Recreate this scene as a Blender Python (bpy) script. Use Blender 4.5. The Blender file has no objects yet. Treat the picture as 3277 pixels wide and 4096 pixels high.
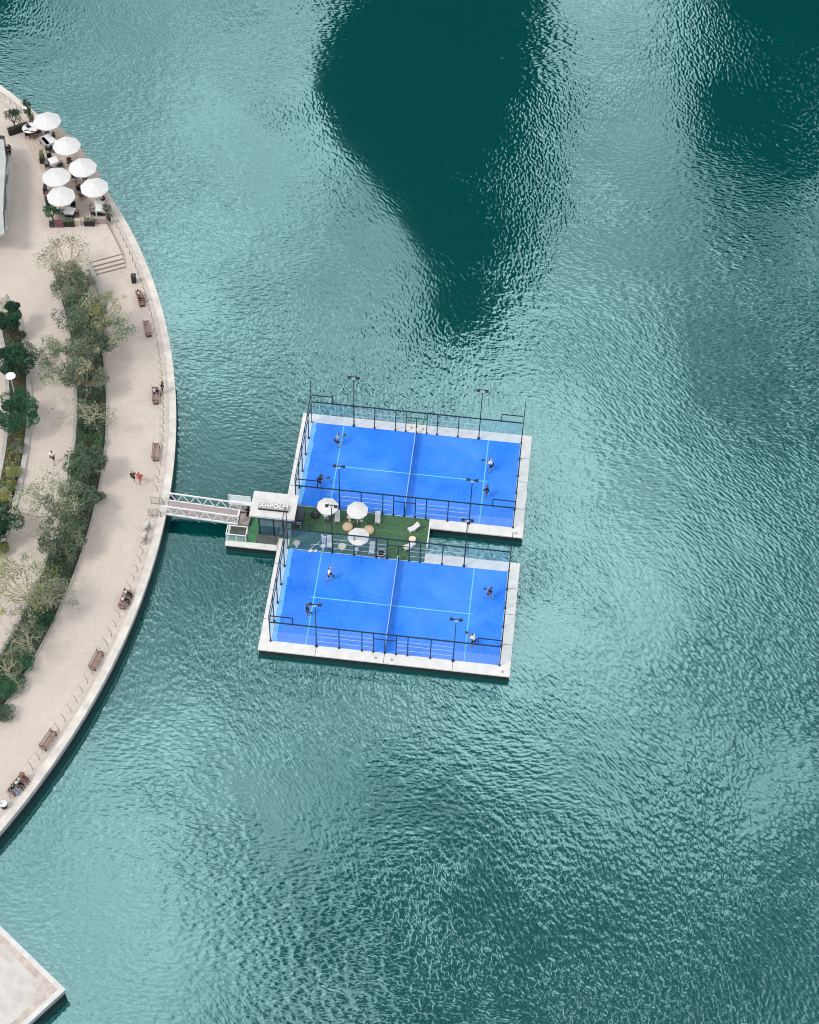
import bpy, bmesh, math, random
from mathutils import Vector, Matrix, Euler, noise as mnoise
PI = math.pi
S = bpy.context.scene
COL = S.collection
rnd = random.Random(7)

# ------------------------------------------------------------------ camera
FOC = 7211.387; CAM = Vector((18.554, -98.964, 133.276)); CROT = Euler((0.64256, -0.02297, 0.11212), 'XYZ')
cd = bpy.data.cameras.new('camera'); cam = bpy.data.objects.new('camera', cd); COL.objects.link(cam)
cam.location = CAM; cam.rotation_euler = CROT
cd.sensor_fit = 'HORIZONTAL'; cd.sensor_width = 36.0; cd.lens = FOC/3277.0*36.0
cd.clip_start = 1.0; cd.clip_end = 5000.0
S.camera = cam
RM = CROT.to_matrix()
WZ = -0.8                                    # water level (court surface is z = 0)
PZ = 0.8                                     # promenade level

def ray(u, v):
    return (RM @ Vector(((u-1638.5)/FOC, -(v-2048.0)/FOC, -1.0))).normalized()
def at(u, v, z=0.0):
    """ground point seen at photo pixel (u, v) on the level z"""
    d = ray(u, v); t = (z-CAM.z)/d.z
    return CAM + d*t
def mirror_dir(u, v):
    d = ray(u, v); return Vector((d.x, d.y, -d.z))

# ------------------------------------------------------------------ sky, sun, exposure
S.view_settings.view_transform = 'Standard'; S.view_settings.look = 'None'
S.view_settings.gamma = 1.0; S.view_settings.use_curve_mapping = False
S.view_settings.exposure = 0.25
S.cycles.filter_width = 1.05
SUN_EL, SUN_AZ = math.radians(52), math.radians(235)        # azimuth clockwise from +y
sl = bpy.data.lights.new('sun', 'SUN'); sl.energy = 1.4; sl.angle = math.radians(13); sl.color = (1.0, .96, .9)
so = bpy.data.objects.new('sun', sl); COL.objects.link(so)
sd = Vector((math.sin(SUN_AZ)*math.cos(SUN_EL), math.cos(SUN_AZ)*math.cos(SUN_EL), math.sin(SUN_EL)))
so.rotation_euler = sd.to_track_quat('Z', 'Y').to_euler(); so.location = (0, 0, 200)

class NT:
    """small node-tree helper"""
    def __init__(s, tree): s.t = tree; s.t.nodes.clear()
    def n(s, typ, **kw):
        nd = s.t.nodes.new(typ)
        ins = kw.pop('ins', {})
        for k, v in kw.items(): setattr(nd, k, v)
        for k, v in ins.items():
            if isinstance(v, bpy.types.NodeSocket): s.t.links.new(v, nd.inputs[k])
            elif v is not None: nd.inputs[k].default_value = v
        return nd
    def math(s, op, a, b=None, c=None, clamp=False):
        nd = s.n('ShaderNodeMath', operation=op, use_clamp=clamp)
        for i, x in enumerate((a, b, c)):
            if x is None: continue
            if isinstance(x, bpy.types.NodeSocket): s.t.links.new(x, nd.inputs[i])
            else: nd.inputs[i].default_value = x
        return nd.outputs[0]
    def noise(s, vec, scale, detail=2.0, rough=.5, dist=0.0):
        nd = s.n('ShaderNodeTexNoise', ins={'Scale': scale, 'Detail': detail, 'Roughness': rough, 'Distortion': dist})
        if vec is not None: s.t.links.new(vec, nd.inputs['Vector'])
        return nd.outputs['Fac']
    def mapr(s, x, a, b, c=0.0, d=1.0, smooth=True):
        nd = s.n('ShaderNodeMapRange', interpolation_type='SMOOTHSTEP' if smooth else 'LINEAR', ins={'From Min': a, 'From Max': b, 'To Min': c, 'To Max': d})
        s.t.links.new(x, nd.inputs['Value']); return nd.outputs['Result']
    def mix(s, f, a, b, blend='MIX'):
        nd = s.n('ShaderNodeMix', data_type='RGBA', blend_type=blend)
        for k, v in ((0, f), (6, a), (7, b)):
            if isinstance(v, bpy.types.NodeSocket): s.t.links.new(v, nd.inputs[k])
            else: nd.inputs[k].default_value = v if k == 0 else (*v, 1.0) if len(v) == 3 else v
        return nd.outputs[2]
    def mapping(s, vec, rot=(0, 0, 0), scale=(1, 1, 1), loc=(0, 0, 0)):
        nd = s.n('ShaderNodeMapping', ins={'Rotation': rot, 'Scale': scale, 'Location': loc})
        s.t.links.new(vec, nd.inputs['Vector']); return nd.outputs[0]
    def link(s, a, b): s.t.links.new(a, b)

w = bpy.data.worlds.new('World'); S.world = w; w.use_nodes = True
N = NT(w.node_tree)
sky = N.n('ShaderNodeTexSky', sky_type='NISHITA', sun_disc=False, sun_elevation=SUN_EL, sun_rotation=SUN_AZ, air_density=1.2, dust_density=2.0)
tc = N.n('ShaderNodeTexCoord').outputs['Generated']
# broken overcast: a bright cloud sheet with thinner, darker openings
n1 = N.noise(tc, 5.0, 3.0, .55)
n2 = N.noise(tc, 15.0, 3.0, .55)
n3 = N.noise(tc, 34.0, 2.0, .5)
cl = N.math('ADD', N.math('MULTIPLY', n1, .27), N.math('ADD', N.math('MULTIPLY', n2, .45), N.math('MULTIPLY', n3, .28)))
cover = N.mapr(cl, .36, .65, 0.27, 1.36, False)
GAPS = [((2200, 4150), 5.2, .90), ((1650, 3850), 3.2, .22), ((3380, 3050), 4.0, .70), ((3400, 3950), 4.0, .22), ((3480, 2100), 4.2, .55), ((3400, 1350), 4.0, .50),
        ((820, 2350), 2.8, .62), ((1250, 3100), 3.0, .15), ((1350, 1750), 2.4, .25), ((60, 40), 2.0, .4),
        ((2450, 2550), 5.0, -.65), ((380, 3400), 4.2, -.55), ((1950, 1680), 2.6, -.80), ((2380, 200), 2.8, -.60), ((300, 1000), 4.2, -.40), ((2700, 3000), 3.4, -.35), ((700, 250), 3.5, -.35), ((1050, 1200), 2.8, -.25)]
gap = None
wn = N.n('ShaderNodeTexNoise', ins={'Scale': 9.0, 'Detail': 3.0}); N.link(tc, wn.inputs['Vector'])
w1 = N.n('ShaderNodeVectorMath', operation='SUBTRACT', ins={1: (.5, .5, .5)}); N.link(wn.outputs['Color'], w1.inputs[0])
w2 = N.n('ShaderNodeVectorMath', operation='SCALE', ins={'Scale': .16}); N.link(w1.outputs[0], w2.inputs[0])
w3 = N.n('ShaderNodeVectorMath', operation='ADD'); N.link(tc, w3.inputs[0]); N.link(w2.outputs[0], w3.inputs[1])
w4 = N.n('ShaderNodeVectorMath', operation='NORMALIZE'); N.link(w3.outputs[0], w4.inputs[0]); warp = w4.outputs[0]
for (u, v), rad, amt in GAPS:
    d = mirror_dir(u, v)
    dp = N.n('ShaderNodeVectorMath', operation='DOT_PRODUCT'); N.link(warp, dp.inputs[0]); dp.inputs[1].default_value = d
    g = N.mapr(dp.outputs['Value'], math.cos(math.radians(rad*1.9)), 1.0, 0.0, amt)
    gap = g if gap is None else N.math('ADD', gap, g)
cover = N.math('MULTIPLY', cover, N.math('SUBTRACT', 1.0, N.math('MINIMUM', gap, .93)))
cover = N.math('MAXIMUM', cover, 0.03)
cloud = N.mix(1.0, (8.6, 8.9, 9.2), (1, 1, 1), 'MULTIPLY')
vm = N.n('ShaderNodeVectorMath', operation='SCALE'); N.link(cloud, vm.inputs[0]); N.link(cover, vm.inputs['Scale'])
ad = N.mix(1.0, sky.outputs[0], vm.outputs[0], 'ADD')
sc_ = N.mix(.12, vm.outputs[0], sky.outputs[0])
bg = N.n('ShaderNodeBackground', ins={'Color': sc_, 'Strength': 0.15})
out = N.n('ShaderNodeOutputWorld'); N.link(bg.outputs[0], out.inputs[0])

# ------------------------------------------------------------------ materials
MATS = {}
def mat(name, col, rough=.6, var=0.0, scale=4.0, metal=0.0, spec=.4, bump=0.0, col2=None, detail=4.0):
    if name in MATS: return MATS[name]
    m = bpy.data.materials.new(name); m.use_nodes = True; m.diffuse_color = (*col, 1)
    n = NT(m.node_tree)
    o = n.n('ShaderNodeOutputMaterial')
    b = n.n('ShaderNodeBsdfPrincipled', ins={'Roughness': rough, 'Metallic': metal, 'Specular IOR Level': spec})
    geo = n.n('ShaderNodeTexCoord').outputs['Object']
    f = n.noise(geo, scale, detail, .6)
    if col2 is None:
        lo = tuple(max(0, c*(1-var)) for c in col); hi = tuple(min(1, c*(1+var)) for c in col)
    else: lo, hi = col, col2
    n.link(n.mix(n.mapr(f, .3, .7, 0, 1, False), lo, hi), b.inputs['Base Color'])
    if bump:
        bp = n.n('ShaderNodeBump', ins={'Strength': bump, 'Distance': .02}); n.link(f, bp.inputs['Height']); n.link(bp.outputs[0], b.inputs['Normal'])
    n.link(b.outputs[0], o.inputs[0]); MATS[name] = m
    return m

def paving_mat(name, base, dark, speck):
    m = bpy.data.materials.new(name); m.use_nodes = True; n = NT(m.node_tree)
    o = n.n('ShaderNodeOutputMaterial'); b = n.n('ShaderNodeBsdfPrincipled', ins={'Roughness': .85, 'Specular IOR Level': .2})
    g = n.n('ShaderNodeNewGeometry').outputs['Position']
    big = n.noise(g, .18, 4, .6); mid = n.noise(g, 1.1, 4, .65); fine = n.noise(g, 9.0, 3, .8)
    c = n.mix(n.mapr(big, .35, .65, 0, .55, False), base, dark)
    c = n.mix(n.mapr(mid, .42, .75, 0, .5, False), c, tuple(x*.86 for x in dark))
    c = n.mix(n.mapr(fine, .35, .68, 0, .6, False), c, speck)
    gr = n.noise(g, 22.0, 2, .8); c = n.mix(n.mapr(gr, .40, .62, .55, 0, False), c, tuple(x*.62 for x in dark))
    # slab joints: rings and radial lines round the bay's centre
    mp = n.mapping(g, loc=(83.19, 5.204, 0)); sp = n.n('ShaderNodeSeparateXYZ'); n.link(mp, sp.inputs[0])
    r = n.math('SQRT', n.math('ADD', n.math('MULTIPLY', sp.outputs[0], sp.outputs[0]), n.math('MULTIPLY', sp.outputs[1], sp.outputs[1])))
    th = n.math('ARCTAN2', sp.outputs[1], sp.outputs[0])
    j1 = n.math('LESS_THAN', n.math('FRACT', n.math('MULTIPLY', r, 1/1.2)), .035)
    j2 = n.math('LESS_THAN', n.math('FRACT', n.math('MULTIPLY', th, 45.0)), .03)
    c = n.mix(n.math('MULTIPLY', n.math('MAXIMUM', j1, j2), .16), c, tuple(x*.55 for x in dark))
    n.link(c, b.inputs['Base Color']); n.link(b.outputs[0], o.inputs[0]); return m

M_PAVE = paving_mat('pale_paving', (.61, .53, .465), (.49, .42, .365), (.78, .70, .63))
M_COP = mat('pale_coping_stone', (.58, .54, .49), .8, .2, .9, detail=8)
M_CONC = mat('white_concrete', (.64, .62, .60), .75, .10, 1.3, detail=6)
M_HULL = mat('dark_hull', (.012, .018, .02), .7, .3, 3)
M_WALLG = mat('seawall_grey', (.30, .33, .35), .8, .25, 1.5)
M_WALLD = mat('seawall_wet_reflection', (.006, .012, .014), .6, .3, 1.5)  # wet stone, blackened further: the wall's dark reflection put into the colour
M_STEEL = mat('navy_steel', (.012, .03, .05), .4, .15, 5, metal=.3)
M_BLACK = mat('black_paint', (.012, .012, .014), .5, .2, 5)
M_WHITE = mat('white_paint', (.72, .72, .72), .5, .04, 2)
M_CANVAS = mat('white_canvas', (.60, .59, .58), .9, .03, 3)
M_CHAR = mat('charcoal', (.04, .04, .045), .7, .25, 6)
M_TAN = mat('tan_weave', (.55, .40, .26), .9, .18, 14)
M_CREAM = mat('cream_weave', (.66, .58, .42), .9, .15, 14)
M_WOOD = mat('bench_wood', (.30, .19, .16), .7, .2, 8)
M_WOODP = mat('pale_wood', (.50, .40, .34), .7, .2, 8)
M_MAROON = mat('maroon_panel', (.16, .07, .08), .7, .2, 6)
M_TURF = mat('green_turf', (.032, .090, .045), .95, 0, 3, col2=(.075, .155, .080), detail=6)
M_SOIL = mat('soil', (.06, .05, .035), .95, .4, 3)
M_PINK = mat('bridge_deck', (.34, .29, .28), .8, .12, 6)
M_GREY = mat('mid_grey', (.33, .34, .33), .7, .15, 5)
M_LGREY = mat('light_grey', (.55, .55, .54), .7, .1, 5)
M_BARK = mat('pale_bark', (.34, .29, .22), .9, .25, 9)
M_BARKD = mat('dark_bark', (.12, .09, .06), .9, .25, 9)

def glass_mat(name, tint, refl, trans, rough=.02, sheen=0.0):
    m = bpy.data.materials.new(name); m.use_nodes = True; n = NT(m.node_tree)
    o = n.n('ShaderNodeOutputMaterial')
    t = n.n('ShaderNodeBsdfTransparent', ins={'Color': (*tint, 1)})
    g = n.n('ShaderNodeBsdfGlossy', ins={'Color': (.9, .95, 1, 1), 'Roughness': rough})
    lw = n.n('ShaderNodeLayerWeight', ins={'Blend': .5}); fac = n.mapr(lw.outputs['Facing'], 0, 1, refl, min(1, refl*1.5+.15), False)
    mx = n.n('ShaderNodeMixShader'); n.link(fac, mx.inputs[0]); n.link(t.outputs[0], mx.inputs[1]); n.link(g.outputs[0], mx.inputs[2])
    res = mx
    if sheen:
        df = n.n('ShaderNodeBsdfDiffuse', ins={'Color': (*tint, 1)})
        m2 = n.n('ShaderNodeMixShader', ins={0: sheen}); n.link(mx.outputs[0], m2.inputs[1]); n.link(df.outputs[0], m2.inputs[2]); res = m2
    n.link(res.outputs[0], o.inputs[0]); return m
M_GLASS = glass_mat('court_glass', (.88, .95, .98), .035, 1, sheen=.015)
M_MESH = glass_mat('fence_mesh', (.90, .93, .95), .0, 1, .6, sheen=.03)

# court surface: blue artificial turf, slightly uneven nap
def court_mat():
    m = bpy.data.materials.new('blue_court'); m.use_nodes = True; n = NT(m.node_tree)
    o = n.n('ShaderNodeOutputMaterial'); b = n.n('ShaderNodeBsdfPrincipled', ins={'Roughness': .9, 'Specular IOR Level': .15})
    g = n.n('ShaderNodeNewGeometry').outputs['Position']
    big = n.noise(g, .16, 3, .6, .4); mid = n.noise(g, .7, 4, .65); fine = n.noise(g, 9.0, 3, .8)
    c = n.mix(n.mapr(big, .38, .64, 0, 1, False), (.004, .135, .66), (.06, .23, .78))
    c = n.mix(n.mapr(mid, .42, .72, 0, .65, False), c, (.010, .21, .78))
    c = n.mix(n.mapr(fine, .40, .66, 0, .55, False), c, (.10, .32, .93))
    n.link(c, b.inputs['Base Color']); n.link(b.outputs[0], o.inputs[0]); return m
M_COURT = court_mat()
M_LINE = mat('pale_cyan_line', (.14, .50, .50), .8, .05, 3)
M_BLUEP = mat('pale_blue_border', (.16, .45, .80), .8, .2, 6)

# water
def water_mat():
    m = bpy.data.materials.new('lagoon_water'); m.use_nodes = True; n = NT(m.node_tree)
    o = n.n('ShaderNodeOutputMaterial')
    b = n.n('ShaderNodeBsdfPrincipled', ins={'Base Color': (.0002, .055, .055, 1), 'Roughness': .05, 'IOR': 3.1, 'Specular Tint': (.60, .97, .955, 1)})
    g = n.n('ShaderNodeNewGeometry').outputs['Position']
    def waves(deg, lam, stretch, seed, detail=2.0):
        v = n.mapping(g, rot=(0, 0, math.radians(-deg)), loc=(seed, seed*1.7, 0))
        v = n.mapping(v, scale=(1/(lam*stretch), 1/lam, 1))
        return n.noise(v, 1.0, detail, .45, .25)
    m1 = n.mapr(n.noise(g, .035, 2, .5), .44, .56)
    m2 = n.mapr(n.noise(n.mapping(g, loc=(40, 90, 0)), .03, 2, .5), .47, .6)
    a = waves(4, .29, 2.0, 11, .6); bb = waves(-48, .265, 1.9, 37, .6); c = waves(-78, .29, 1.7, 71, .6)
    h = n.math('ADD', n.math('MULTIPLY', a, n.math('SUBTRACT', 1, m1)), n.math('MULTIPLY', bb, m1))
    h = n.math('ADD', n.math('MULTIPLY', h, n.math('SUBTRACT', 1, m2)), n.math('MULTIPLY', c, m2))
    h = n.math('ADD', h, n.math('MULTIPLY', waves(20, .20, 1.4, 23, .5), .14))
    swell = n.math('MULTIPLY', waves(-30, .75, 1.6, 5, 1.2), .9)
    amp = n.mapr(n.noise(n.mapping(g, loc=(7, 3, 0)), .06, 3, .55), .38, .62, .40, 1.15)
    # calm and ruffled patches of the lagoon (centre, radius in metres, change)
    for (u, v), rad, k in CALM:
        ds = n.n('ShaderNodeVectorMath', operation='DISTANCE'); n.link(g, ds.inputs[0]); ds.inputs[1].default_value = at(u, v, WZ)
        amp = n.math('MULTIPLY', amp, n.mapr(ds.outputs['Value'], 0.0, rad*1.15, k, 1.0))
    h = n.math('MULTIPLY', n.math('ADD', h, swell), n.math('MINIMUM', amp, 2.2))
    bp = n.n('ShaderNodeBump', ins={'Strength': 1.0, 'Distance': WAVE}); n.link(h, bp.inputs['Height']); n.link(bp.outputs[0], b.inputs['Normal'])
    n.link(b.outputs[0], o.inputs[0]); return m
WAVE = 0.0315
CALM = [((1290, 330), 9, .10), ((1380, 560), 8, .09), ((1490, 740), 8, .09), ((1600, 900), 7, .10), ((1690, 1060), 6, .12), ((1740, 1200), 5, .2), ((1850, 950), 9, .35), ((1750, 500), 12, .5), ((700, 250), 12, .7), ((820, 2250), 11, .35), ((1000, 1850), 9, .6),
        ((2220, 900), 8, 1.25), ((1830, 1430), 8, 1.6), ((2900, 800), 16, 1.2), ((1900, 3700), 14, 1.2), ((2900, 2600), 12, 1.1), ((500, 3800), 12, .55), ((1500, 2900), 12, .8)]
M_WATER = water_mat()

# ------------------------------------------------------------------ mesh helpers
class MB:
    def __init__(s): s.v = []; s.f = []; s.m = []
    def add(s, vs, fs, mi=0):
        k = len(s.v); s.v += [tuple(x) for x in vs]; s.f += [tuple(i+k for i in f) for f in fs]; s.m += [mi]*len(fs); return s
    def box(s, x0, x1, y0, y1, z0, z1, mi=0, M=None):
        vs = [Vector(p) for p in ((x0,y0,z0),(x1,y0,z0),(x1,y1,z0),(x0,y1,z0),(x0,y0,z1),(x1,y0,z1),(x1,y1,z1),(x0,y1,z1))]
        if M: vs = [M @ p for p in vs]
        return s.add(vs, [(0,3,2,1),(4,5,6,7),(0,1,5,4),(1,2,6,5),(2,3,7,6),(3,0,4,7)], mi)
    def bar(s, a, b, wd, ht=None, mi=0):
        """square bar between two points"""
        a, b = Vector(a), Vector(b); ht = ht or wd; d = (b-a); L = d.length
        if L < 1e-6: return s
        M = Matrix.Translation(a) @ d.to_track_quat('X', 'Z').to_matrix().to_4x4()
        return s.box(0, L, -wd/2, wd/2, -ht/2, ht/2, mi, M)
    def tube(s, pts, rad, n=6, mi=0, cap=True):
        pts = [Vector(p) for p in pts]; rs = rad if isinstance(rad, (list, tuple)) else [rad]*len(pts)
        vs = []; 
        for i, p in enumerate(pts):
            d = (pts[min(i+1, len(pts)-1)]-pts[max(i-1, 0)]).normalized()
            q = d.to_track_quat('Z', 'Y')
            for k in range(n):
                an = 2*PI*k/n; vs.append(p + q @ Vector((math.cos(an)*rs[i], math.sin(an)*rs[i], 0)))
        fs = [(i*n+k, i*n+(k+1) % n, (i+1)*n+(k+1) % n, (i+1)*n+k) for i in range(len(pts)-1) for k in range(n)]
        if cap: fs += [tuple(range(n-1, -1, -1)), tuple((len(pts)-1)*n+k for k in range(n))]
        return s.add(vs, fs, mi)
    def lathe(s, prof, n=16, c=(0, 0, 0), mi=0):
        c = Vector(c); vs = []
        for r, z in prof:
            for k in range(n): vs.append(c+Vector((r*math.cos(2*PI*k/n), r*math.sin(2*PI*k/n), z)))
        fs = [(i*n+k, i*n+(k+1) % n, (i+1)*n+(k+1) % n, (i+1)*n+k) for i in range(len(prof)-1) for k in range(n)]
        fs += [tuple(range(n-1, -1, -1)), tuple((len(prof)-1)*n+k for k in range(n))]
        return s.add(vs, fs, mi)
    def prism(s, poly, z0, z1, mi=0):
        n = len(poly); vs = [(p[0], p[1], z0) for p in poly]+[(p[0], p[1], z1) for p in poly]
        return s.add(vs, [tuple(range(n-1, -1, -1)), tuple(range(n, 2*n))]+[(i, (i+1) % n, n+(i+1) % n, n+i) for i in range(n)], mi)
    def ring(s, cx, cy, r0, r1, t0, t1, z0, z1, n=160, mi=0):
        """curved slab: radii r0..r1, angles t0..t1"""
        vs = []; fs = []
        for i in range(n+1):
            t = t0+(t1-t0)*i/n; c_, s_ = math.cos(t), math.sin(t)
            vs += [(cx+r0*c_, cy+r0*s_, z0), (cx+r1*c_, cy+r1*s_, z0), (cx+r1*c_, cy+r1*s_, z1), (cx+r0*c_, cy+r0*s_, z1)]
        for i in range(n):
            a = 4*i; b = a+4
            for k in range(4): fs.append((a+k, a+(k+1) % 4, b+(k+1) % 4, b+k))
        fs += [(0, 3, 2, 1), (4*n, 4*n+1, 4*n+2, 4*n+3)]
        return s.add(vs, fs, mi)
    def mesh(s, name, mats, smooth=False):
        me = bpy.data.meshes.new(name); me.from_pydata(s.v, [], s.f)
        for m in (mats if isinstance(mats, (list, tuple)) else [mats]): me.materials.append(m)
        me.polygons.foreach_set('material_index', s.m)
        if smooth: me.polygons.foreach_set('use_smooth', [True]*len(s.f))
        me.update()
        bm = bmesh.new(); bm.from_mesh(me)
        if len(bm.faces) < 20000: bmesh.ops.recalc_face_normals(bm, faces=bm.faces)
        bm.to_mesh(me); bm.free(); return me
    def build(s, name, mats, parent=None, loc=None, rz=None, smooth=False):
        return obj(name, s.mesh(name, mats, smooth), parent, loc, rz)

def obj(name, me, parent=None, loc=None, rz=None):
    o = bpy.data.objects.new(name, me); COL.objects.link(o)
    if parent: o.parent = parent
    if loc is not None: o.location = loc
    if rz is not None: o.rotation_euler = (0, 0, rz)
    return o
def tag(o, label=None, cat=None, group=None, kind=None):
    if label: o['label'] = label
    if cat: o['category'] = cat
    if group: o['group'] = group
    if kind: o['kind'] = kind
    return o
def thing(name, label, cat, loc=(0, 0, 0), rz=0.0, group=None):
    o = bpy.data.objects.new(name, None); COL.objects.link(o); o.location = loc; o.rotation_euler = (0, 0, rz)
    o.empty_display_size = .2
    return tag(o, label, cat, group)
def dup(root, loc, rz=0.0, label=None, scale=None):
    r = root.copy(); COL.objects.link(r); r.location = loc; r.rotation_euler = (0, 0, rz)
    if scale: r.scale = scale
    if label: r['label'] = label
    for ch in list(root.children):
        c = ch.copy(); COL.objects.link(c); c.parent = r
        for g in list(ch.children):
            d = g.copy(); COL.objects.link(d); d.parent = c
    return r
def structure(name, mb, mats, **k): return tag(mb.build(name, mats, **k), kind='structure')

# ------------------------------------------------------------------ water
structure('water', MB().add([(-1500, -900, WZ), (1500, -900, WZ), (1500, 2200, WZ), (-1500, 2200, WZ)], [(0, 1, 2, 3)]), M_WATER)

# ------------------------------------------------------------------ towers across the water (seen only as reflections)
M_TOWER = mat('dark_tower_glass', (.002, .006, .007), .6, .3, .05, spec=.1)
M_BAND = mat('tower_floor_band', (.004, .009, .010), .7, .2, .1, spec=.1)
def tower(name, label, px, Y, depth, base_x0, base_x1):
    pts = []
    for u, v in px:
        p = at(u, v, WZ); d = mirror_dir(u, v); t = (Y-p.y)/d.y; q = p+d*t; pts.append((q.x, q.z))
    pts = [(base_x0, 0.0)] + pts + [(base_x1, 0.0)]
    o = thing(name, label, 'tower', (0, 0, 0))
    n = len(pts)
    body = MB(); vs = [(x, Y, z) for x, z in pts]+[(x, Y+depth, z) for x, z in pts]
    body.add(vs, [tuple(range(n)), tuple(range(2*n-1, n-1, -1))]+[(i, (i+1) % n, n+(i+1) % n, n+i) for i in range(n)])
    body.build('facade', M_TOWER, o)
    fb = MB(); zmax = max(z for x, z in pts); z = 4.0
    while z < zmax-3:
        xs = []
        for i in range(n):
            (x0, z0), (x1, z1) = pts[i], pts[(i+1) % n]
            if (z0-z)*(z1-z) < 0: xs.append(x0+(x1-x0)*(z-z0)/(z1-z0))
        if len(xs) >= 2: fb.box(min(xs)-.3, max(xs)+.3, Y-.5, Y+depth+.5, z-.25, z+.25)
        z += 4.0
    fb.build('floor_band', M_BAND, o)
    return o
tower('sail_tower', 'dark sail-shaped glass tower across the water, mirrored as the big dark shape', 
      [(1430, -40), (1330, 130), (1268, 280), (1262, 400), (1305, 510), (1385, 610), (1460, 700), (1570, 850), (1645, 960), (1705, 1083), (1745, 1190), (1768, 1270), (1750, 1350), (1680, 1450), (1690, 1475), (1800, 1440), (1900, 1390), (1990, 1290), (2060, 1160), (2120, 980), (2160, 750), (2160, 500), (2160, 200), (2170, 0)], 150, 26, -8, 32)
tower('slab_tower', 'broad dark glass tower across the water, mirrored beside the sail tower',
      [(2790, 0), (2800, 250), (2760, 450), (2800, 640), (2960, 800), (3150, 800), (3277, 720), (3450, 600), (3500, 300), (3500, 0)], 155, 30, 62, 105)
tower('corner_tower', 'dark tower mirrored in the water above the cafe terrace', [(-200, -100), (-200, 60), (-60, 150), (50, 110), (110, 40), (120, -100)], 150, 24, -105, -85)
structure('far_shore', MB().box(-400, 400, 138, 420, -3, 0.0), mat('far_ground', (.18, .17, .16), .9, .2, .1))

# ------------------------------------------------------------------ promenade
CX, CY, RR = -83.19, -5.204, 71.65
T0, T1 = math.radians(-75), math.radians(80)
def polar(r, t): return (CX+r*math.cos(t), CY+r*math.sin(t))
def theta(p): return math.atan2(p.y-CY, p.x-CX)
TS = theta(at(450, 1046, 1.1))              # angle of the flight of steps
UZ = PZ+.45                                  # upper terrace level
# lower promenade + sloping inner part
mb = MB()
rs = [20, 40, 50, 55, 60, 64, 66.2, 66.201, 70.2]; nt = 240
for i in range(nt+1):
    t = T0+(T1-T0)*i/nt
    for r in rs:
        arc = (t-TS)*68
        if r <= 66.2: h = min(1, max(0, (arc+4.5)/5.0))
        else: h = 0.0
        x, y = polar(r, t); mb.v.append((x, y, PZ+.45*h))
k = len(rs)
for i in range(nt):
    for j in range(k-1): mb.f.append((i*k+j, i*k+j+1, (i+1)*k+j+1, (i+1)*k+j)); mb.m.append(0)
structure('promenade', mb, M_PAVE)
# upper terrace slab with three steps
mb = MB(); st = .30/68
mb.ring(CX, CY, 66.21, 69.6, TS+2*st, T1, PZ-.2, UZ, 120)
structure('upper_terrace', mb, M_PAVE)
M_RISER = mat('shaded_riser', (.30, .25, .22), .8, .2, 4)  # darker than the treads: shade on the step fronts put into the colour
fl = thing('steps', 'three low stone steps between the cafe terrace and the lower promenade', 'steps')
for i in range(3):
    z = PZ+.15*(i+1)-(0.004 if i == 2 else 0); a0 = TS+(i-2)*st*1.25*1.2
    MB().ring(CX, CY, 66.35, 69.55, a0, a0+st*1.2*1.25, PZ+.004+.15*i-(.1 if i else 0), z-.02, 6).build('step', M_PAVE, fl)
    MB().ring(CX, CY, 66.36, 69.54, a0-.0012, a0+.0001, PZ+.15*i+.005, z-.03, 6).build('riser', M_RISER, fl)
tag(MB().ring(CX, CY, 66.0, 66.33, TS-4.4/68, TS+.3/68, PZ, UZ+.08, 8).build('ramp_wall', mat('ramp_wall_grey', (.34, .33, .32), .8, .15, 3)), 'low grey wall beside the ramp and steps', 'low wall')

# seawall: coping on top, grey fascia, wet foot blackened with the wall's reflection painted in
sw = thing('seawall', 'curved stone seawall with a pale coping along the promenade edge', 'seawall')
MB().ring(CX, CY, 70.2, 70.95, T0, T1, PZ-.15, PZ+.012, 240).build('inner_paving_band', mat('band_stone', (.52, .455, .40), .8, .15, 1.2), sw)
MB().ring(CX, CY, 70.955, RR, T0, T1, PZ-.15, PZ+.04, 240).build('coping', M_COP, sw)
MB().ring(CX, CY, 70.3, RR-.06, T0, T1, PZ-.72, PZ-.152, 240).build('fascia', M_WALLG, sw)
MB().ring(CX, CY, 70.2, RR-.09, T0, T1, -3, PZ-.722, 240).build('wet_reflection_footing', M_WALLD, sw)

# jetty corner, bottom left
jp = [at(0, 3702, PZ), at(262, 3958, PZ), at(80, 4125, PZ), at(-160, 4350, PZ), at(-500, 4350, PZ), at(-500, 3215, PZ)]
jp = [(p.x, p.y) for p in jp]
def inset(poly, d):
    n = len(poly); cx = sum(p[0] for p in poly)/n; cy = sum(p[1] for p in poly)/n; out = []
    for i in range(n):
        a, b, c = Vector(poly[i-1]), Vector(poly[i]), Vector(poly[(i+1) % n])
        e1 = (b-a).normalized(); e2 = (c-b).normalized(); n1 = Vector((-e1.y, e1.x)); n2 = Vector((-e2.y, e2.x))
        if n1.dot(Vector((cx, cy))-b) < 0: n1 = -n1
        if n2.dot(Vector((cx, cy))-b) < 0: n2 = -n2
        m = (n1+n2).normalized(); out.append(tuple(b+m*d/max(.3, m.dot(n1))))
    return out
def stain_mat():
    m = bpy.data.materials.new('stained_paving'); m.use_nodes = True; n = NT(m.node_tree)
    o = n.n('ShaderNodeOutputMaterial'); b = n.n('ShaderNodeBsdfPrincipled', ins={'Roughness': .85, 'Specular IOR Level': .2})
    g = n.n('ShaderNodeNewGeometry').outputs['Position']
    c = n.mix(n.mapr(n.noise(g, .5, 5, .65), .42, .66, 0, 1, False), (.50, .465, .435), (.41, .355, .315))
    c = n.mix(n.mapr(n.noise(g, 8, 3, .8), .4, .7, 0, .4, False), c, (.70, .67, .64))
    n.link(c, b.inputs['Base Color']); n.link(b.outputs[0], o.inputs[0]); return m
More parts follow.
